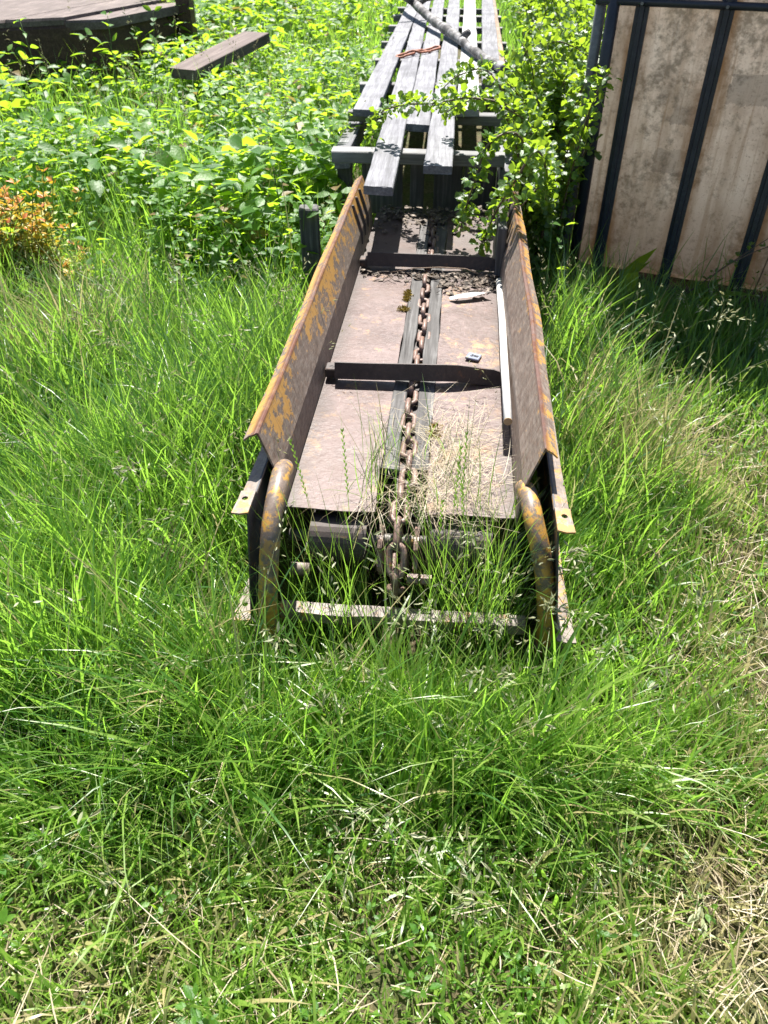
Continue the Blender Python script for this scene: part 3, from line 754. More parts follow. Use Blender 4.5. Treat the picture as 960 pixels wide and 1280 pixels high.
# chain: stadium links along a path that wraps over the front sprocket
path = [(2.42, .343), (.10, .343), (.02, .346), (-.05, .335), (-.10, .30), (-.128, .25), (-.125, .19), (-.08, .14), (.0, .13), (.4, .125)]
pts = [np.array(p) for p in path]
def along(dist):
    for p, q in zip(pts[:-1], pts[1:]):
        L = np.linalg.norm(q-p)
        if dist <= L: return p+(q-p)*dist/L
        dist -= L
    return None
m = Mesh(); dd = 0; k = 0; pitch = .074
while True:
    p, q = along(dd), along(dd+pitch)
    if p is None or q is None: break
    c = (p+q)/2; t2 = (q-p)/np.linalg.norm(q-p)
    T3 = Vector((0, t2[0], t2[1])); A3 = Vector((1, 0, 0)); N3 = T3.cross(A3)
    tw = .12*math.sin(k*2.1)+.1
    side = A3 if k % 2 == 0 else N3
    side = (side*math.cos(tw)+T3.cross(side)*math.sin(tw)).normalized()
    hl, hw = .050-.009, .0245-.009*.6
    loop = []
    for e in range(14):
        an = 2*math.pi*e/14; cx = math.cos(an); sy = math.sin(an)
        loop.append(Vector((float(.012*math.sin(c[0]*7+.5)) if c[0] > .1 else 0, c[0], c[1])) + T3*(math.copysign(hl-hw, cx)*(1 if abs(cx) > .05 else 0)+hw*cx) + side*hw*sy)
    m.loop_tube(loop, .009, 7); dd += pitch; k += 1
m.build('chain', M['chain'], conv, True)

def flight(s0, bend, tilt):
    m = Mesh(); A = np.linspace(-.265, .295, 15); V = []; F = []
    for a in A:
        dz = -.024*bend*sstep(.10, .27, a); dy = .03*bend*sstep(.05, .29, a)-.012*bend*sstep(.1, -.26, a)
        lip = .054*(1 if a < .27 else .75)
        V += [(a, s0+dy, .372+dz+tilt*a), (a, s0+dy+.012, .372+lip+dz+tilt*a), (a, s0+dy+.017, .372+lip+dz+tilt*a), (a, s0+dy+.006, .377+dz+tilt*a), (a, s0+dy+.045, .379+dz+tilt*a), (a, s0+dy+.045, .372+dz+tilt*a)]
    for i in range(len(A)-1):
        for j in range(6): F.append((6*i+j, 6*i+(j+1) % 6, 6*i+6+(j+1) % 6, 6*i+6+j))
    F += [tuple(range(5, -1, -1)), tuple(range(len(V)-6, len(V)))]
    m.add(V, F); f = m.build('flight_bar', M['dark'], conv)
    e = Mesh(); e.box((-.30, s0+.01, .362), (-.262, s0+.06, .395), .003); e.build('bar_end', M['dark'], f)
    e = Mesh(); e.box((.285, s0+.04, .354), (.301, s0+.085, .388), .006); e.build('bar_end', M['lip'], f)
flight(.67, 1.0, 0); flight(1.66, .15, -.005)

def curved_pipe(sgn):
    P = ([(.308, .05, .440), (.304, .0, .462), (.300, -.055, .466), (.300, -.115, .448), (.303, -.165, .405), (.307, -.20, .335), (.315, -.218, .24), (.325, -.222, .10), (.328, -.222, .02), (.328, -.222, -.05)] if sgn < 0 else
         [(.318, .05, .415), (.321, .01, .435), (.326, -.035, .440), (.334, -.085, .422), (.353, -.128, .370), (.374, -.148, .29), (.392, -.155, .18), (.402, -.155, .08), (.405, -.155, .02), (.405, -.155, -.05)])
    pts_ = [Vector((sgn*p[0], p[1], p[2])) for p in P]; sm = []
    for i in range(len(pts_)-1):
        p0, p1, p2, p3 = pts_[max(i-1, 0)], pts_[i], pts_[i+1], pts_[min(i+2, len(pts_)-1)]
        for k in range(4):
            t = k/4; sm.append(.5*((2*p1)+(p2-p0)*t+(2*p0-5*p1+4*p2-p3)*t*t+(3*p1-p0-3*p2+p3)*t**3))
    sm.append(pts_[-1])
    m = Mesh(); m.tube(sm, .0245, 16); pp = m.build('curved_pipe', M['pipe'], conv, True)
    if sgn > 0:
        c = Mesh(); c.tube([sm[-8]-(sm[-8]-sm[-9])*.3, sm[-8]], .029, 14); c.tube([sm[-8]+Vector((-.03, -.02, 0)), sm[-8]+Vector((.045, -.018, .006))], .006, 8)
        c.build('clamp', M['chain'], pp, True)
curved_pipe(-1); curved_pipe(1)

for a0, a1 in ((-.235, -.085), (.085, .245)):
    m = Mesh(); m.tube([(a0, .0, .255), (a1, .0, .255)], .064, 28); m.build('roller', M['dark'], conv, False)
m = Mesh(); m.tube([(-.285, -.075, .20), (-.235, -.075, .20)], .019, 16); m.build('shaft_stub', M['lip'], conv, True)
m = Mesh(); m.tube([(-.30, .0, .255), (.31, .0, .255)], .017, 14); m.build('shaft', M['roller'], conv, True)
for a0 in (-.052, .042):
    m = Mesh(); V = []
    for side, aa in ((0, a0), (1, a0+.012)):
        for k in range(24):
            r = .068 if (k//2) % 2 == 0 else .052; an = 2*math.pi*k/24; V.append((aa, -.028+r*math.cos(an), .243+r*math.sin(an)))
    F = [(k, (k+1) % 24, 24+(k+1) % 24, 24+k) for k in range(24)]+[tuple(range(23, -1, -1)), tuple(range(24, 48))]
    m.add(V, F); m.build('sprocket', M['chain'], conv)
for a0 in (.03, .065):
    m = Mesh(); m.tube([(a0, -.115, .225), (a0+.028, -.115, .225)], .014, 6); m.build('bolt', M['chain'], conv)
m = Mesh(); A = np.linspace(-.30, .34, 12)
for i in range(11): pass
V = []; F = []
for a in A:
    j = (vnoise(a*14, 0.0, 9)-.5)*.012
    V += [(a, -.19+j, .150), (a, -.155, .156+j*.4), (a, -.155, .150+j*.4), (a, -.19+j, .118)]
for i in range(11):
    for j in range(4): F.append((4*i+j, 4*i+(j+1) % 4, 4*i+4+(j+1) % 4, 4*i+4+j))
F += [(0, 1, 2, 3), (44, 45, 46, 47)]
m.add(V, F); m.build('nose_bar', M['lip'], conv)
m = Mesh(); m.box((-.315, .1, .10), (.325, 2.4, .106)); m.build('return_floor', M['dark'], conv)

# ------------------------------------------------------------------ things lying in the trough
m = Mesh(); p0 = Vector(W(.300, 1.56, .365)); p1 = Vector(W(.286, .345, .434)); m.tube([p0, p0.lerp(p1, .35)+Vector((.002, 0, 0)), p0.lerp(p1, .7), p1], .0132, 12)
wp = m.build('white_pole', M['pole'], None, True); tag(wp, 'straight chalk white pole resting on the bent flight bar', 'pole')
m = Mesh(); m.tube([p1, p1+(p1-p0).normalized()*.003], .0125, 12); m.build('pole_end', M['poleend'], wp)

m = Mesh(); A = np.linspace(0, 1, 7); V = []
for i, t in enumerate(A):
    V += [(-.012+.02*t*(1-t), t*.15, .004+.012*math.sin(t*3)), (.004, t*.15, .001+.008*t), (.03-.012*abs(t-.4), t*.15+.02, .012+.012*t*t)]
m.add(V, [(3*i+j, 3*i+j+1, 3*i+4+j, 3*i+3+j) for i in range(6) for j in (0, 1)])
o = m.build('bark_scrap', M['paper'], None, True, W(.10, 1.37, .358), YAW-R(68)); tag(o, 'torn curled white scrap lying by the dirt at the far flight', 'scrap')

cap = Mesh(); cap.box((-.024, -.024, 0), (.024, .024, .008), .0015)
cp_ = cap.build('plastic_cap', M['cap'], None, False, W(.193, .885, .353), R(-22)); cp_.rotation_euler = (R(-4), R(3), R(-22)); tag(cp_, 'small slate blue square plastic cap with dark marking on the floor plate', 'plastic cap')
m = Mesh()
def strokes(segs):
    for (x0, y0, x1, y1) in segs:
        d = Vector((x1-x0, y1-y0, 0)); nn = Vector((-d.y, d.x, 0)).normalized()*.0022
        a = Vector((x0, y0, .0078)); b = Vector((x1, y1, .0078))
        top = Vector((0, 0, .0012))
        m.add([tuple(p) for p in (a-nn, b-nn, b+nn, a+nn, a-nn+top, b-nn+top, b+nn+top, a+nn+top)], [(4, 5, 6, 7), (0, 1, 5, 4), (1, 2, 6, 5), (2, 3, 7, 6), (3, 0, 4, 7)])
strokes([(-.009, .006, -.003, .007), (-.003, .007, -.003, .001), (-.003, .0, -.010, -.007), (-.010, -.0075, -.002, -.0075), (.003, .007, .003, -.007), (.0035, .0065, .009, -.0065), (.010, .007, .010, -.007), (.015, .007, .015, -.007)])
m.build('marking', M['ink'], cp_)

# dirt and twigs gathered below the far flight
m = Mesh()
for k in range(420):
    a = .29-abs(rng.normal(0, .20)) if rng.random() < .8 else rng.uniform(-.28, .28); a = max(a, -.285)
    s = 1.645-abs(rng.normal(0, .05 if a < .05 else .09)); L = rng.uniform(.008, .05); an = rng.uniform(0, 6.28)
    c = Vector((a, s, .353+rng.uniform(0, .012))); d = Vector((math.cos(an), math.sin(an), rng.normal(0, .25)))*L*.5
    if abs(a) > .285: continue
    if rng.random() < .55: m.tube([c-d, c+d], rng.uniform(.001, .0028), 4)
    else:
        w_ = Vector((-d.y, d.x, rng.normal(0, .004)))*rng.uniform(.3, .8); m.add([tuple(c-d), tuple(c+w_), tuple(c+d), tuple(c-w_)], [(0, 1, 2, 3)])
for k in range(520):  # dark flakes added at the far end in place of deck shade
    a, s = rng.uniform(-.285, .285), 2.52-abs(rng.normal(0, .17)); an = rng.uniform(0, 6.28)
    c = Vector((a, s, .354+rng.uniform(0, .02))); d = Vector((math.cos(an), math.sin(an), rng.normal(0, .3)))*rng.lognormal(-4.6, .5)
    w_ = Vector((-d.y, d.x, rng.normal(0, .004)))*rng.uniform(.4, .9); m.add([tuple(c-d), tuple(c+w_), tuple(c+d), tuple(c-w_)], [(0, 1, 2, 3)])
m2 = NT('twig_and_shade_litter'); v_ = m2.coord((1, 1, 1)); M['litter'] = m2.end(m2.bsdf(m2.ramp(m2.noise(v_, 60, 3), [(.38, (.03, .024, .018)), (.55, (.12, .09, .065)), (.68, (.32, .27, .22))]), .8))
o = m.build('litter_and_shade_flakes', M['litter'], None, False, (OX, OY, 0), YAW); tag(o, 'dark broken twigs and leaf dirt heaped at the far flight bar, with dark flakes added for deck shade', 'litter', kind='stuff')
m = Mesh(); m.tube([W(-.16, 1.60, .37), W(-.06, 1.63, .38), W(.05, 1.635, .385), W(.16, 1.63, .385), W(.26, 1.6, .36)], [.001, .0022, .003, .0022, .001], 6)
o = m.build('dry_twig', M['wood_warm'], None, True); tag(o, 'thin pale dry twig lying across the dirt by the far flight', 'twig')

def moss(a, s, la, ls, n_, label):
    P = np.stack([rng.normal(a, la, n_), s+ls*1.7*rng.uniform(-1, 1, n_), np.full(n_, .352)], -1)
    Pw = np.array([W(*p) for p in P]); D = unit(np.stack([rng.normal(0, .6, n_), rng.normal(0, .6, n_), np.abs(rng.normal(.7, .3, n_))], -1))
    L = rng.uniform(.007, .014, n_)
    V, Q, T, t_, d_ = leaves(Pw, D, rng.normal(0, 1, (n_, 3)), L, L*.5, np.full(n_, .2), np.full(n_, .3), np.clip(rng.normal(.5, .25, n_), 0, 1))
    o = link('moss_clump', fast_mesh('moss_clump', V, Q, T, {'tint': t_, 'dry': d_}, True), M['moss'])
    tag(o, label, 'moss', 'moss clumps along the chain')
moss(-.072, 1.40, .006, .030, 420, 'long brown moss strip on the edge of the grey guide')
moss(-.078, 1.27, .010, .012, 140, 'round mustard moss knob at the lower end of the strip')
moss(.0, .80, .008, .010, 120, 'small ochre moss tuft between the chain links')
moss(.0, 1.62, .014, .010, 130, 'yellow green moss on the chain at the far flight')
moss(.075, .40, .009, .022, 200, 'brown moss patch in the dead grass beside the chain')

# ------------------------------------------------------------------ plank deck
def plank_mesh(L, w, th, seed, axis='y'):
    m = Mesh(); ns = max(6, int(L/.16)); S = np.linspace(0, L, ns); V = []; F = []; c = .004
    for i, s in enumerate(S):
        l = -w/2+(vnoise(s*3, 0.0, seed)-.5)*.007; r = w/2+(vnoise(s*3, 0.0, seed+1)-.5)*.007
        b = (vnoise(s*1.2, 0.0, seed+2)-.5)*.010; tw = (vnoise(s*.9, 0.0, seed+3)-.5)*.014
        for (px, pz) in ((l+c, 0), (r-c, 0), (r, c), (r, th-c), (r-c, th), (w*.17, th), (-w*.17, th), (l+c, th), (l, th-c), (l, c)):
            yy = s+((vnoise(px*40, seed, 2)-.5)*.012 if i in (0, ns-1) else 0)
            zz = pz+b+tw*px/w
            V.append((px, yy, zz) if axis == 'y' else (yy, -px, zz))
    for i in range(ns-1):
        for j in range(10): F.append((10*i+j, 10*i+(j+1) % 10, 10*i+10+(j+1) % 10, 10*i+10+j))
    F += [tuple(range(9, -1, -1)), tuple(range(len(V)-10, len(V)))]
    m.add(V, F); return m
def plank(a0, s0, a1, s1, w, ztop, th, mat, seed, label, name='plank', group='planks laid along the deck', cat='plank'):
    p = Vector(W(a0, s0)); q = Vector(W(a1, s1)); d = q-p
    o = plank_mesh(d.length, w, th, seed).build(name, mat, None, False, (p.x, p.y, ztop-th), math.atan2(d.y, d.x)-math.pi/2)
    return tag(o, label, cat, group)
ZT = .665; TH = .036
plank(-.445, 3.25, -.53, 9.9, .145, ZT+.004, TH, M['wood'], 11, 'grey plank along the weedy edge of the deck, set apart by a dark gap')
plank(-.228, 1.80, -.410, 9.9, .126, ZT, TH, M['wood'], 23, 'longest grey plank, its sunlit end jutting out furthest over the trough')
plank(-.128, 2.95, -.245, 9.9, .130, ZT-.003, TH, M['wood'], 37, 'grey plank with a short end, lying under the middle of the rusty links')
plank(.012, 2.13, -.055, 9.9, .132, ZT+.002, TH, M['wood'], 41, 'grey plank whose shaded end stops short under the leafy arching stem')
plank(.142, 3.35, .135, 9.9, .132, ZT, TH, M['wood_pale'], 59, 'bleached almost white plank crossed by the fallen branch')
plank(.298, 4.25, .350, 9.9, .134, ZT-.002, TH, M['wood'], 67, 'grey plank nearest the bush, under the butt of the fallen branch')
plank(.385, 4.2, .425, 9.9, .05, ZT-.012, .022, M['wood_warm'], 73, 'narrow tan board on the bush side of the deck', 'narrow_board', None, 'board')

slats = [(2.57, -.54, .33), (3.45, -.571, .46), (4.37, -.606, .44), (5.36, -.599, .46), (6.38, -.643, .47), (7.5, -.668, .47), (8.41, -.70, .48), (9.15, -.712, .48)]
where = ['cross beam nearest the trough, its pale end sticking out at the deck edge', 'cross beam whose end shows just behind the outer plank end', 'third cross beam back from the trough, showing in the plank gap', 'cross beam below the rusty links, end poking out among weeds', 'cross beam end just beyond the rusty links', 'cross beam showing under the middle of the fallen branch', 'last cross beam but one, near the thick end of the branch', 'furthest cross beam, beyond the thick end of the branch']
for (s, a0, a1), lb in zip(slats, where):
    p = Vector(W(a0, s)); q = Vector(W(a1, s+rng.normal(0, .02))); d = q-p
    o = plank_mesh(d.length, .085, .055, int(s*13), 'x').build('cross_beam', M['wood_cross'], None, False, (p.x, p.y, ZT-TH-.059), math.atan2(d.y, d.x))
    tag(o, lb, 'cross beam', 'cross beams under the deck planks')
for a0, s0, lb in ((-.53, 2.85, 'long square bearer beam under the weedy edge of the deck'), (.36, 2.5, 'long square bearer beam under the bush side of the deck')):
    plank(a0, s0, a0-.06 if a0 < 0 else a0+.06, 9.9, .09, ZT-TH-.075, .10, M['wood'], int(s0*31), lb, 'support_beam', 'bearer beams under the deck', 'beam')
    for s in (2.95, 5.9, 9.3):
        p = W(a0+(.0 if s < 3 else (-.03 if a0 < 0 else .03)), s, -.1); m = Mesh(); m.box((-.04, -.04, 0), (.04, .04, ZT-TH-.175+.1), .005)
        o = m.build('support_post', M['wood_up'], None, False, p, YAW)
        tag(o, ('square post at the %s of the bearer on the %s side' % ({2.95: 'near end', 5.9: 'middle', 9.3: 'far end'}[s], 'weedy' if a0 < 0 else 'bush')), 'post', 'posts under the deck bearers')
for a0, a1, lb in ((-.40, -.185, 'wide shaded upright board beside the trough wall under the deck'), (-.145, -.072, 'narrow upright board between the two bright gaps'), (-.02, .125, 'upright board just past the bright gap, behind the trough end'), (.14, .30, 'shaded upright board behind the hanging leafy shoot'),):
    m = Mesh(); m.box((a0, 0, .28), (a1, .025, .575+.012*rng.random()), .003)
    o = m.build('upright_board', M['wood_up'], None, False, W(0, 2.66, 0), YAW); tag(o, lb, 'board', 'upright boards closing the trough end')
m = Mesh(); m.box((-.045, -.03, -.05), (.045, .05, .50), .006)
o = m.build('short_post', M['wood_up'], None, False, W(-.575, 2.02), YAW+R(8)); tag(o, 'short grey wooden post in the weeds outside the yellow trough wall', 'post')
m = Mesh(); m.box((.282, 1.63, .353), (.318, 1.98, .56), .004)
o = m.build('edge_board', M['wood_up'], None, False, (OX, OY, 0), YAW); tag(o, 'dark board standing on edge inside the trough behind the white pole', 'board')

# fallen branch, rusty links
def smooth_path(P, k=6):
    P = [Vector(p) for p in P]; out = []
    for i in range(len(P)-1):
        p0, p1, p2, p3 = P[max(i-1, 0)], P[i], P[i+1], P[min(i+2, len(P)-1)]
        for j in range(k):
            t = j/k; out.append(.5*((2*p1)+(p2-p0)*t+(2*p0-5*p1+4*p2-p3)*t*t+(3*p1-p0-3*p2+p3)*t**3))
    out.append(P[-1]); return out
BP = smooth_path([(.835, 5.98, .70), (.72, 6.55, .705), (.60, 7.42, .725), (.47, 8.2, .745), (.32, 9.1, .80), (.20, 9.9, .92), (.10, 10.6, 1.06)], 8)
m = Mesh(); rr = [.029+.020*i/len(BP)+.012*(vnoise(i*.55, 0.0, 88)-.5)+.006*(vnoise(i*1.9, 0.0, 89)-.5) for i in range(len(BP))]
m.tube(BP, rr, 12)
br = m.build('fallen_branch', M['bark'], None, True); tag(br, 'grey peeling fallen branch lying slantwise over the deck planks', 'branch')
m = Mesh(); i = 14; m.tube([BP[i], BP[i]+Vector((.03, -.0, .045)), BP[i]+Vector((.055, -.02, .065))], [.034, .03, .024], 9); m.build('knot', M['bark'], br, True)
m = Mesh(); i = 32
for d in ((.16, -.3, .10), (-.25, -.1, .12), (.2, .3, .2)): m.tube([BP[i], BP[i]+Vector(d)*.6, BP[i]+Vector(d)+Vector((.03, .05, -.03))], [.035, .022, .01], 7)
m.build('side_twig', M['bark'], br, True)

m = Mesh(); c0 = Vector((.125, 6.74, ZT+.012)); c1 = Vector((.44, 7.12, ZT+.012)); dd_ = (c1-c0).normalized(); sd = Vector((-dd_.y, dd_.x, 0))
for k in range(3):
    c = c0.lerp(c1, (k+.5)/3); off = .012*(-1)**k
    loop = []
    for e in range(16):
        an = 2*math.pi*e/16; loop.append(c+dd_*(math.copysign(.052, math.cos(an))+.04*math.cos(an))+sd*(.038*math.sin(an)+off)+Vector((0, 0, .006*(k % 2)+.012*math.cos(an)*(-1)**k)))
    m.loop_tube(loop, .009, 7)
o = m.build('chain_piece', M['rustlink'], None, True); tag(o, 'short piece of red rusty long link chain lying on the planks', 'chain piece')

# ------------------------------------------------------------------ tank in its cage
tank = empty('liquid_container', (TX, TY, 0), TA, label='stained pinkish plastic bulk container in a black barred cage', cat='container')
def rounded_rect(x0, y0, x1, y1, r, n_=6):
    out = []
    for cx, cy, a0 in ((x1-r, y0+r, -90), (x1-r, y1-r, 0), (x0+r, y1-r, 90), (x0+r, y0+r, 180)):
        for k in range(n_+1): a = R(a0+90*k/n_); out.append((cx+r*math.cos(a), cy+r*math.sin(a)))
    return out
m = Mesh(); V = []; F = []; zs = [.14, .17, .30, .60, .90, 1.66, 1.72, 1.735]; ins = [.03, .0, 0, -.004, -.004, 0, .012, .05]  # tank and cage raised out of view to lengthen the cast shadow
for z, i_ in zip(zs, ins): V += [(x, y, z) for x, y in rounded_rect(.02+i_, .025+i_, 1.18-i_, .98-i_, .07)]
k = len(V)//len(zs)
for i in range(len(zs)-1):
    for j in range(k): F.append((i*k+j, i*k+(j+1) % k, (i+1)*k+(j+1) % k, (i+1)*k+j))
F += [tuple(range(k-1, -1, -1)), tuple(range((len(zs)-1)*k, len(zs)*k))]
m.add(V, F); m.build('tank', M['tank'], tank, False)
def bar(p, q, w, d, mat, name='cage_bar'):
    m = Mesh(); x0, x1 = min(p[0], q[0])-w/2, max(p[0], q[0])+w/2
    # pressed hat section: raised middle rib
    pr = [(x0, .012), (x0, -.004), (x0+w*.26, -.006), (x0+w*.33, -.017), (x1-w*.33, -.017), (x1-w*.26, -.006), (x1, -.004), (x1, .012)]
    m.add([(a, p[1]+b, z) for z in (p[2], q[2]) for a, b in pr], [(i, (i+1) % 8, 8+(i+1) % 8, 8+i) for i in range(8)]+[tuple(range(7, -1, -1)), tuple(range(8, 16))])
    return m.build(name, mat, tank)
for dx in (.165, .5, .835, 1.14): bar((dx, .0, .10), (dx, 0, 1.735), .056, .02, M['strap'])
for dx in (.2, .6, 1.0):
    m = Mesh(); m.box((dx-.025, 1.0, .1), (dx+.025, 1.018, 1.735), .003); m.build('cage_bar', M['strap'], tank)
for y_ in (.3, .62, .88):
    
    for x_ in (-.012, 1.195):
        m = Mesh(); m.box((x_, y_-.025, .1), (x_+.018, y_+.025, 1.735), .003); m.build('cage_bar', M['strap'], tank)
for x_, y_ in ((-.012, .02), (1.215, .02), (-.012, .985), (1.215, .985)):
    m = Mesh(); m.tube([(x_, y_, .08), (x_, y_, 1.745)], .024, 12); m.build('corner_post', M['zinc'], tank, True)
m = Mesh(); m.tube([(.045, -.002, .08), (.045, -.002, 1.745)], .026, 12); m.build('corner_post', M['strap'], tank, True)
m = Mesh()
for p, q in (((-.03, -.01, 1.275), (1.24, -.01, 1.275)), ((-.03, 1.0, 1.275), (1.24, 1.0, 1.275)), ((-.015, -.02, 1.275), (-.015, 1.02, 1.275)), ((1.22, -.02, 1.275), (1.22, 1.02, 1.275))): m.tube([p, q], .015, 12)
m.build('cage_rail', M['strap'], tank, True)
m = Mesh(); m.loop_tube([(-.02, -.01, 1.75), (1.22, -.01, 1.75), (1.22, 1.0, 1.75), (-.02, 1.0, 1.75)], .022, 10); m.build('added_top_rail', M['strap'], tank, True)  # unseen rail closing the added height
m = Mesh(); m.box((-.02, -.01, .0), (1.22, 1.0, .11), .01); m.build('pallet_base', M['dark'], tank)
for dx in (.165, .5, .835, 1.14):
    m = Mesh(); m.tube([(dx, -.033, 1.272), (dx, -.022, 1.272)], .007, 6); m.build('bolt', M['zinc'], tank)

# ------------------------------------------------------------------ old timber in the weeds
box = empty('timber_crate', (-2.55, 8.1, 0), 0, label='big dark weathered timber crate with a sunlit top behind the weeds', cat='crate')
def slab(name, poly, z0, z1, mat, bev=.02):
    m = Mesh(); n_ = len(poly); c = np.mean(poly, 0); V = []
    for z, s_ in ((z0, 1), (z1-bev, 1), (z1, .985)): V += [(*(c+(np.array(p)-c)*s_), z) for p in poly]
    F = [(r*n_+i, r*n_+(i+1) % n_, (r+1)*n_+(i+1) % n_, (r+1)*n_+i) for r in range(2) for i in range(n_)]+[tuple(range(n_-1, -1, -1)), tuple(range(2*n_, 3*n_))]
    m.add(V, F); return m.build(name, mat, box)
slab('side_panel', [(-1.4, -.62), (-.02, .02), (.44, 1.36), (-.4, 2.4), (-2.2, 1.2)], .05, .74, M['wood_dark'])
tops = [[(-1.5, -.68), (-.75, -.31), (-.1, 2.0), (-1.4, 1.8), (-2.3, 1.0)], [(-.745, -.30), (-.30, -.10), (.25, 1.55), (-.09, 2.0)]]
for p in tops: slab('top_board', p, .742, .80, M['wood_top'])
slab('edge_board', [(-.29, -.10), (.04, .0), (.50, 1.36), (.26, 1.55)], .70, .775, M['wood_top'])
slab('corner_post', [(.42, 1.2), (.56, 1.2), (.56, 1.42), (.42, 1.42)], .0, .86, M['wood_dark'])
m = plank_mesh(1.0, .30, .08, 91); o = m.build('leaning_plank', M['wood_top'], None, False, (-1.70, 7.35, .42), R(-33)); o.rotation_euler = (R(10), 0, R(-33))
tag(o, 'thick grey plank leaning low in the weeds beside the timber crate', 'plank')

# ------------------------------------------------------------------ plants that stand out
def leafy_branch(P, r0, step, leaf, stems, LV, spread=1.0, per=4, tint=.5, nrm_up=True):
    pth = smooth_path(P, 6); stems.tube(pth, np.linspace(r0, r0*.35, len(pth)), 6)
    cum = [0]
    for p, q in zip(pth[:-1], pth[1:]): cum.append(cum[-1]+(q-p).length)
    n_ = int(cum[-1]/step)
    pa = np.array([tuple(p) for p in pth])
    for k in range(n_):
        d = (k+rng.random())*step; c = np.array([np.interp(d, cum, pa[:, j]) for j in range(3)])
        for j in range(per):
            dv = unit(rng.normal(0, 1, 3)+np.array([0, 0, .25])); L = leaf*rng.uniform(.6, 1.25)
            LV.append((c+dv*rng.uniform(.006, .03)*spread, dv, L, np.clip(rng.normal(tint, .22), 0, 1)))
def build_leaves(name, LV, mat, parent, prof=LOBED, wr=.95, droop=.25):
    wr = wr*rng.uniform(.85, 1.1, len(LV))
    P = np.array([l[0] for l in LV]); D = np.array([l[1] for l in LV]); L = np.array([l[2] for l in LV]); T_ = np.array([l[3] for l in LV]); n_ = len(P)
    V, Q, T, t_, d_ = leaves(P, D, np.array([0, 0, 1.])+jit(n_, .5), L, L*wr, rng.uniform(0, droop*1.6, n_), rng.uniform(.05, .5, n_), T_, prof)
    return link(name, fast_mesh(name, V, Q, T, {'tint': t_, 'dry': d_}, True), mat, parent)

bush = empty('gooseberry_bush', (.95, 4.2, 0), 0, label='sprawling thorny bush with small lobed leaves arching over the planks', cat='bush')
stems = Mesh(); LV = []
B0 = Vector((.80, 3.95, 0))
def rel(P): return [tuple(Vector(p)-Vector((.95, 4.2, 0))) for p in P]
arcs = [
    [(.78, 3.85, .0), (.74, 3.8, .55), (.60, 3.72, .86), (.40, 3.72, .93), (.23, 3.78, .90), (.08, 4.0, .85), (-.03, 4.13, .78), (-.06, 3.98, .70)],
    [(.78, 3.85, .0), (.72, 3.7, .5), (.58, 3.5, .82), (.44, 3.42, .82), (.385, 3.38, .68), (.355, 3.45, .52), (.35, 3.52, .42)],
    [(.80, 3.9, .0), (.72, 3.5, .6), (.60, 3.2, .84), (.52, 3.13, .76), (.47, 3.28, .58), (.44, 3.36, .44), (.43, 3.4, .38)],
    [(.85, 4.2, .0), (.72, 4.5, .7), (.74, 4.6, .98), (.82, 4.3, 1.07), (.92, 4.3, 1.05), (1.02, 4.35, 1.0)],
    [(.80, 4.0, .0), (.66, 3.9, .6), (.52, 3.95, .88), (.38, 4.1, .84), (.30, 4.25, .76)],
    [(.80, 4.0, .0), (.7, 4.2, .62), (.56, 4.5, .9), (.42, 4.75, .86), (.34, 4.95, .76)],
    [(.80, 4.0, .0), (.75, 3.6, .45), (.66, 3.35, .66), (.58, 3.3, .6)],
]
for P in arcs: leafy_branch(rel(P), .007, .014, .032, stems, LV, 1.25, 4)
for k in range(150):      # the body of the bush along the deck
    y0 = rng.uniform(3.75, 9.5); near_ = y0 < 4.9; a_edge = .50 if near_ else .80
    bx, by, _ = W(a_edge+rng.uniform(.02, .50 if not near_ else .13), y0-1.5)
    if in_tank(bx, by): continue
    top = rng.uniform(.5, 1.12)*(1 if y0 < 7 else 1.15)
    lean_ = rng.normal(-.10 if near_ else -.16, .10); ly = rng.normal(-.05, .18)
    P = [(bx, by, 0), (bx+lean_*.2, by+ly*.3, top*.5), (bx+lean_*.6, by+ly*.7, top*.85), (bx+lean_*1.2, by+ly, top)]
    far = y0 > 6
    leafy_branch(rel(P)[1:] if False else rel(P), .006, .034 if far else .02, .05 if far else .036, stems, LV, 2.4 if far else 1.7, 5)
stems.build('stem', M['twig'], bush, True)
build_leaves('foliage', LV, M['bush'], bush)

sp = empty('golden_shrub', (-1.83, 3.82, 0), 0, label='low shrub with yellow leaves and orange red shoot tips', cat='shrub')
stems = Mesh(); LV = []
for k in range(95):
    bx, by = rng.normal(-.05, .17), rng.normal(0, .12)
    if k > 80: bx, by = rng.normal(.26, .05), rng.normal(-.12, .04)
    top = (rng.uniform(.34, .56) if k <= 80 else rng.uniform(.15, .28))
    P = smooth_path([(bx*.5, by*.5, 0), (bx*.85, by*.8, top*.6), (bx*1.1+rng.normal(0, .03), by+rng.normal(0, .03), top)], 4)
    stems.tube(P, .002, 5); n_ = 26
    for j in range(n_):
        f = .25+.75*j/n_; c = np.array(tuple(P[min(len(P)-1, int(f*(len(P)-1)))]))+rng.normal(0, .004, 3); az = j*2.4
        dv = unit(np.array([math.cos(az), math.sin(az), .2+.5*f*f])); red = sstep(.72, .98, f)*rng.random()**.5
        LV.append((c+dv*.006, dv, rng.uniform(.034, .058)*(1.1-.4*f), np.clip(.10+.36*rng.random()+.65*red, 0, 1)))
stems.build('stem', M['stem'], sp, True)
build_leaves('foliage', LV, M['spirea'], sp, ((.15, .6), (.4, 1.0), (.7, .65)), .5, .2)

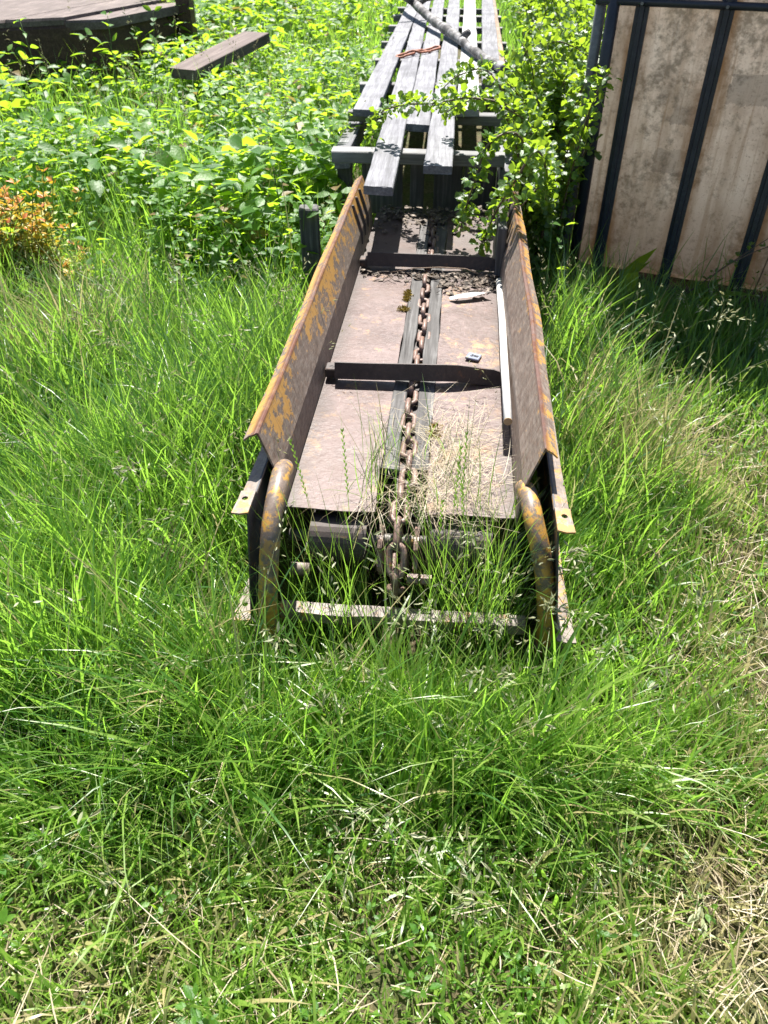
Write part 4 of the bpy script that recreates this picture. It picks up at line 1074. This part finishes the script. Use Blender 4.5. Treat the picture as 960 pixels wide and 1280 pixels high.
def weed(name, loc, h, nodes, leaf, label, cat, lean=(0, 0), wr=.62, tint=.7, parts_=True):
    e = empty(name, loc, 0, label=label, cat=cat); stems = Mesh(); LV = []
    P = smooth_path([(0, 0, 0), (lean[0]*.3, lean[1]*.3, h*.5), (lean[0], lean[1], h)], 5); stems.tube(P, [.004*(1-.6*i/len(P)) for i in range(len(P))], 6)
    for k in range(nodes):
        f = .2+.8*k/max(1, nodes-1); c = np.array(tuple(P[int(f*(len(P)-1))])); az = k*1.57+rng.normal(0, .3)
        for j in (0, 1):
            a = az+j*math.pi; dv = np.array([math.cos(a), math.sin(a), rng.normal(.2, .25)]); LV.append((c+unit(dv)*.012, dv, leaf*rng.uniform(.7, 1.2)*(1.1-.4*f), np.clip(tint+rng.normal(0, .15), 0, 1)))
    stems.build('stem', M['stem'], e, True); build_leaves('foliage', LV, M['nettle'], e, ((.12, .5), (.38, 1.0), (.68, .72)), wr, .3)
weed('nettle_plant', (-.52, 4.05, 0), .62, 6, .11, 'broad leaved weed growing in front of the nearest cross beam end', 'weed', (-.03, -.08))
weed('nettle_plant', (-.40, 3.62, 0), .55, 6, .11, 'broad leaved weed leaning against the far end of the yellow wall', 'weed', (.04, -.06))
weed('nettle_plant', (.76, 3.38, 0), .50, 5, .07, 'leafy sprig standing between the trough wall and the container', 'weed', (.02, -.03), tint=.6)
weed('nettle_plant', (-1.98, 6.3, 0), .98, 9, .10, 'tall weed stalk in front of the crate corner', 'weed', (.05, 0), .5)
weed('nettle_plant', (-1.72, 6.35, 0), 1.0, 9, .10, 'tall weed stalk with purplish top by the leaning plank', 'weed', (.1, 0), .5, .4)
weed('nettle_plant', (-2.45, 6.2, 0), .95, 9, .11, 'tall pale weed before the dark face of the crate', 'weed', (-.08, .05), .5)
weed('nettle_plant', (-1.78, 3.72, 0), .36, 3, .10, 'large bright leaf pair rising out of the golden shrub', 'weed', (.02, -.04), .7, .9)
weed('nettle_plant', (.72, 2.42, 0), .22, 5, .035, 'small clover like weed at the edge of the container shadow', 'weed', (.05, .02), .9)
def dock(loc, n_, L, label, mat='nettle', tall=.5):
    e = empty('dock_plant', loc, 0, label=label, cat='weed', group='broad leaved weeds in the grass'); LV = []
    for k in range(n_):
        az = k*2.4+rng.random(); LV.append((np.array([0, 0, .03]), np.array([math.cos(az)*.6, math.sin(az)*.6, tall+rng.uniform(0, .5)]), L*rng.uniform(.7, 1.1), rng.uniform(.4, .9)))
    build_leaves('leaf', LV, M[mat], e, ((.1, .35), (.3, .8), (.55, 1.0), (.8, .65)), .3, .5)
dock((-.17, 1.13, .0), 4, .20, 'upright bright dock leaves before the curved pipe foot', tall=1.2)
dock((-.26, 1.02, .0), 3, .15, 'single dock leaf standing in the grass near the nose', tall=1.3)
dock((-.62, 1.42, .0), 5, .13, 'round yellow green leaves low in the long grass', tall=.3)
dock((-.95, 2.0, .0), 5, .16, 'pale leaf rosette hidden in the grass far from the trough', tall=.5)
dock((1.45, 3.5, .0), 6, .34, 'big dark dock leaves in the shade at the container foot', tall=.45)
dock((1.12, 3.58, .0), 5, .28, 'dark leaves between two cage bars at the container foot', tall=.8)
dock((-.82, 1.05, .0), 5, .10, 'small rosette in the short grass before the long tufts', tall=.3)
# ferny runner climbing the bar on the sunless side of the tank
e = empty('creeping_bramble', (1.70, 3.40, 0), 0, label='wiry creeping bramble climbing the cage bar of the container', cat='bramble'); stems = Mesh(); LV = []
for P in ([(0, 0, 0), (.02, -.02, .25), (.05, .0, .45), (.09, .03, .62)], [(.0, 0, 0), (-.2, -.0, .22), (-.05, 0, .36), (.12, 0, .42)], [(.05, 0, 0), (.1, -.02, .3), (.15, 0, .55)], [(-.35, .15, 0), (-.1, .05, .3), (.1, 0, .5)]):
    leafy_branch(P, .004, .05, .022, stems, LV, 1, 2, .3)
stems.build('stem', M['twig'], e, True); build_leaves('foliage', LV, M['bush'], e)

# ------------------------------------------------------------------ light, sky, camera
w = bpy.data.worlds.new('World'); scene.world = w; w.use_nodes = True
nt = w.node_tree; sky = nt.nodes.new('ShaderNodeTexSky'); sky.sky_type = 'NISHITA'; sky.sun_disc = False
EL = 60; AZ = -2.0
sky.sun_elevation = R(EL); sky.sun_rotation = R(AZ)
bg = nt.nodes['Background']; bg.inputs[1].default_value = .055; nt.links.new(sky.outputs[0], bg.inputs[0])
sl = bpy.data.lights.new('sun', 'SUN'); sl.energy = 5.0; sl.angle = R(.5); sl.color = (1, .955, .89)
so = bpy.data.objects.new('sun', sl); COL.objects.link(so); so.location = (0, 10, 15)
d = Vector((-math.sin(R(AZ))*math.cos(R(EL)), -math.cos(R(AZ))*math.cos(R(EL)), -math.sin(R(EL))))
so.rotation_euler = d.to_track_quat('-Z', 'Y').to_euler()

cd = bpy.data.cameras.new('camera'); cam = bpy.data.objects.new('camera', cd); COL.objects.link(cam)
cam.location = (0, 0, 1.6); cam.rotation_euler = (R(90-38.8), 0, 0)
cd.sensor_fit = 'VERTICAL'; cd.sensor_height = 24; cd.lens = 12/math.tan(R(34)); cd.clip_start = .05; cd.clip_end = 300
cd.dof.use_dof = True; cd.dof.focus_distance = 2.0; cd.dof.aperture_fstop = 4.5
scene.camera = cam
scene.view_settings.view_transform = 'Standard'; scene.view_settings.look = 'None'
scene.view_settings.exposure = 1.6; scene.view_settings.gamma = 1; scene.view_settings.use_curve_mapping = False
scene.cycles.use_denoising = True
scene.cycles.max_bounces = 8; scene.cycles.diffuse_bounces = 4; scene.cycles.transmission_bounces = 6; scene.cycles.glossy_bounces = 3
print('blades', NB)
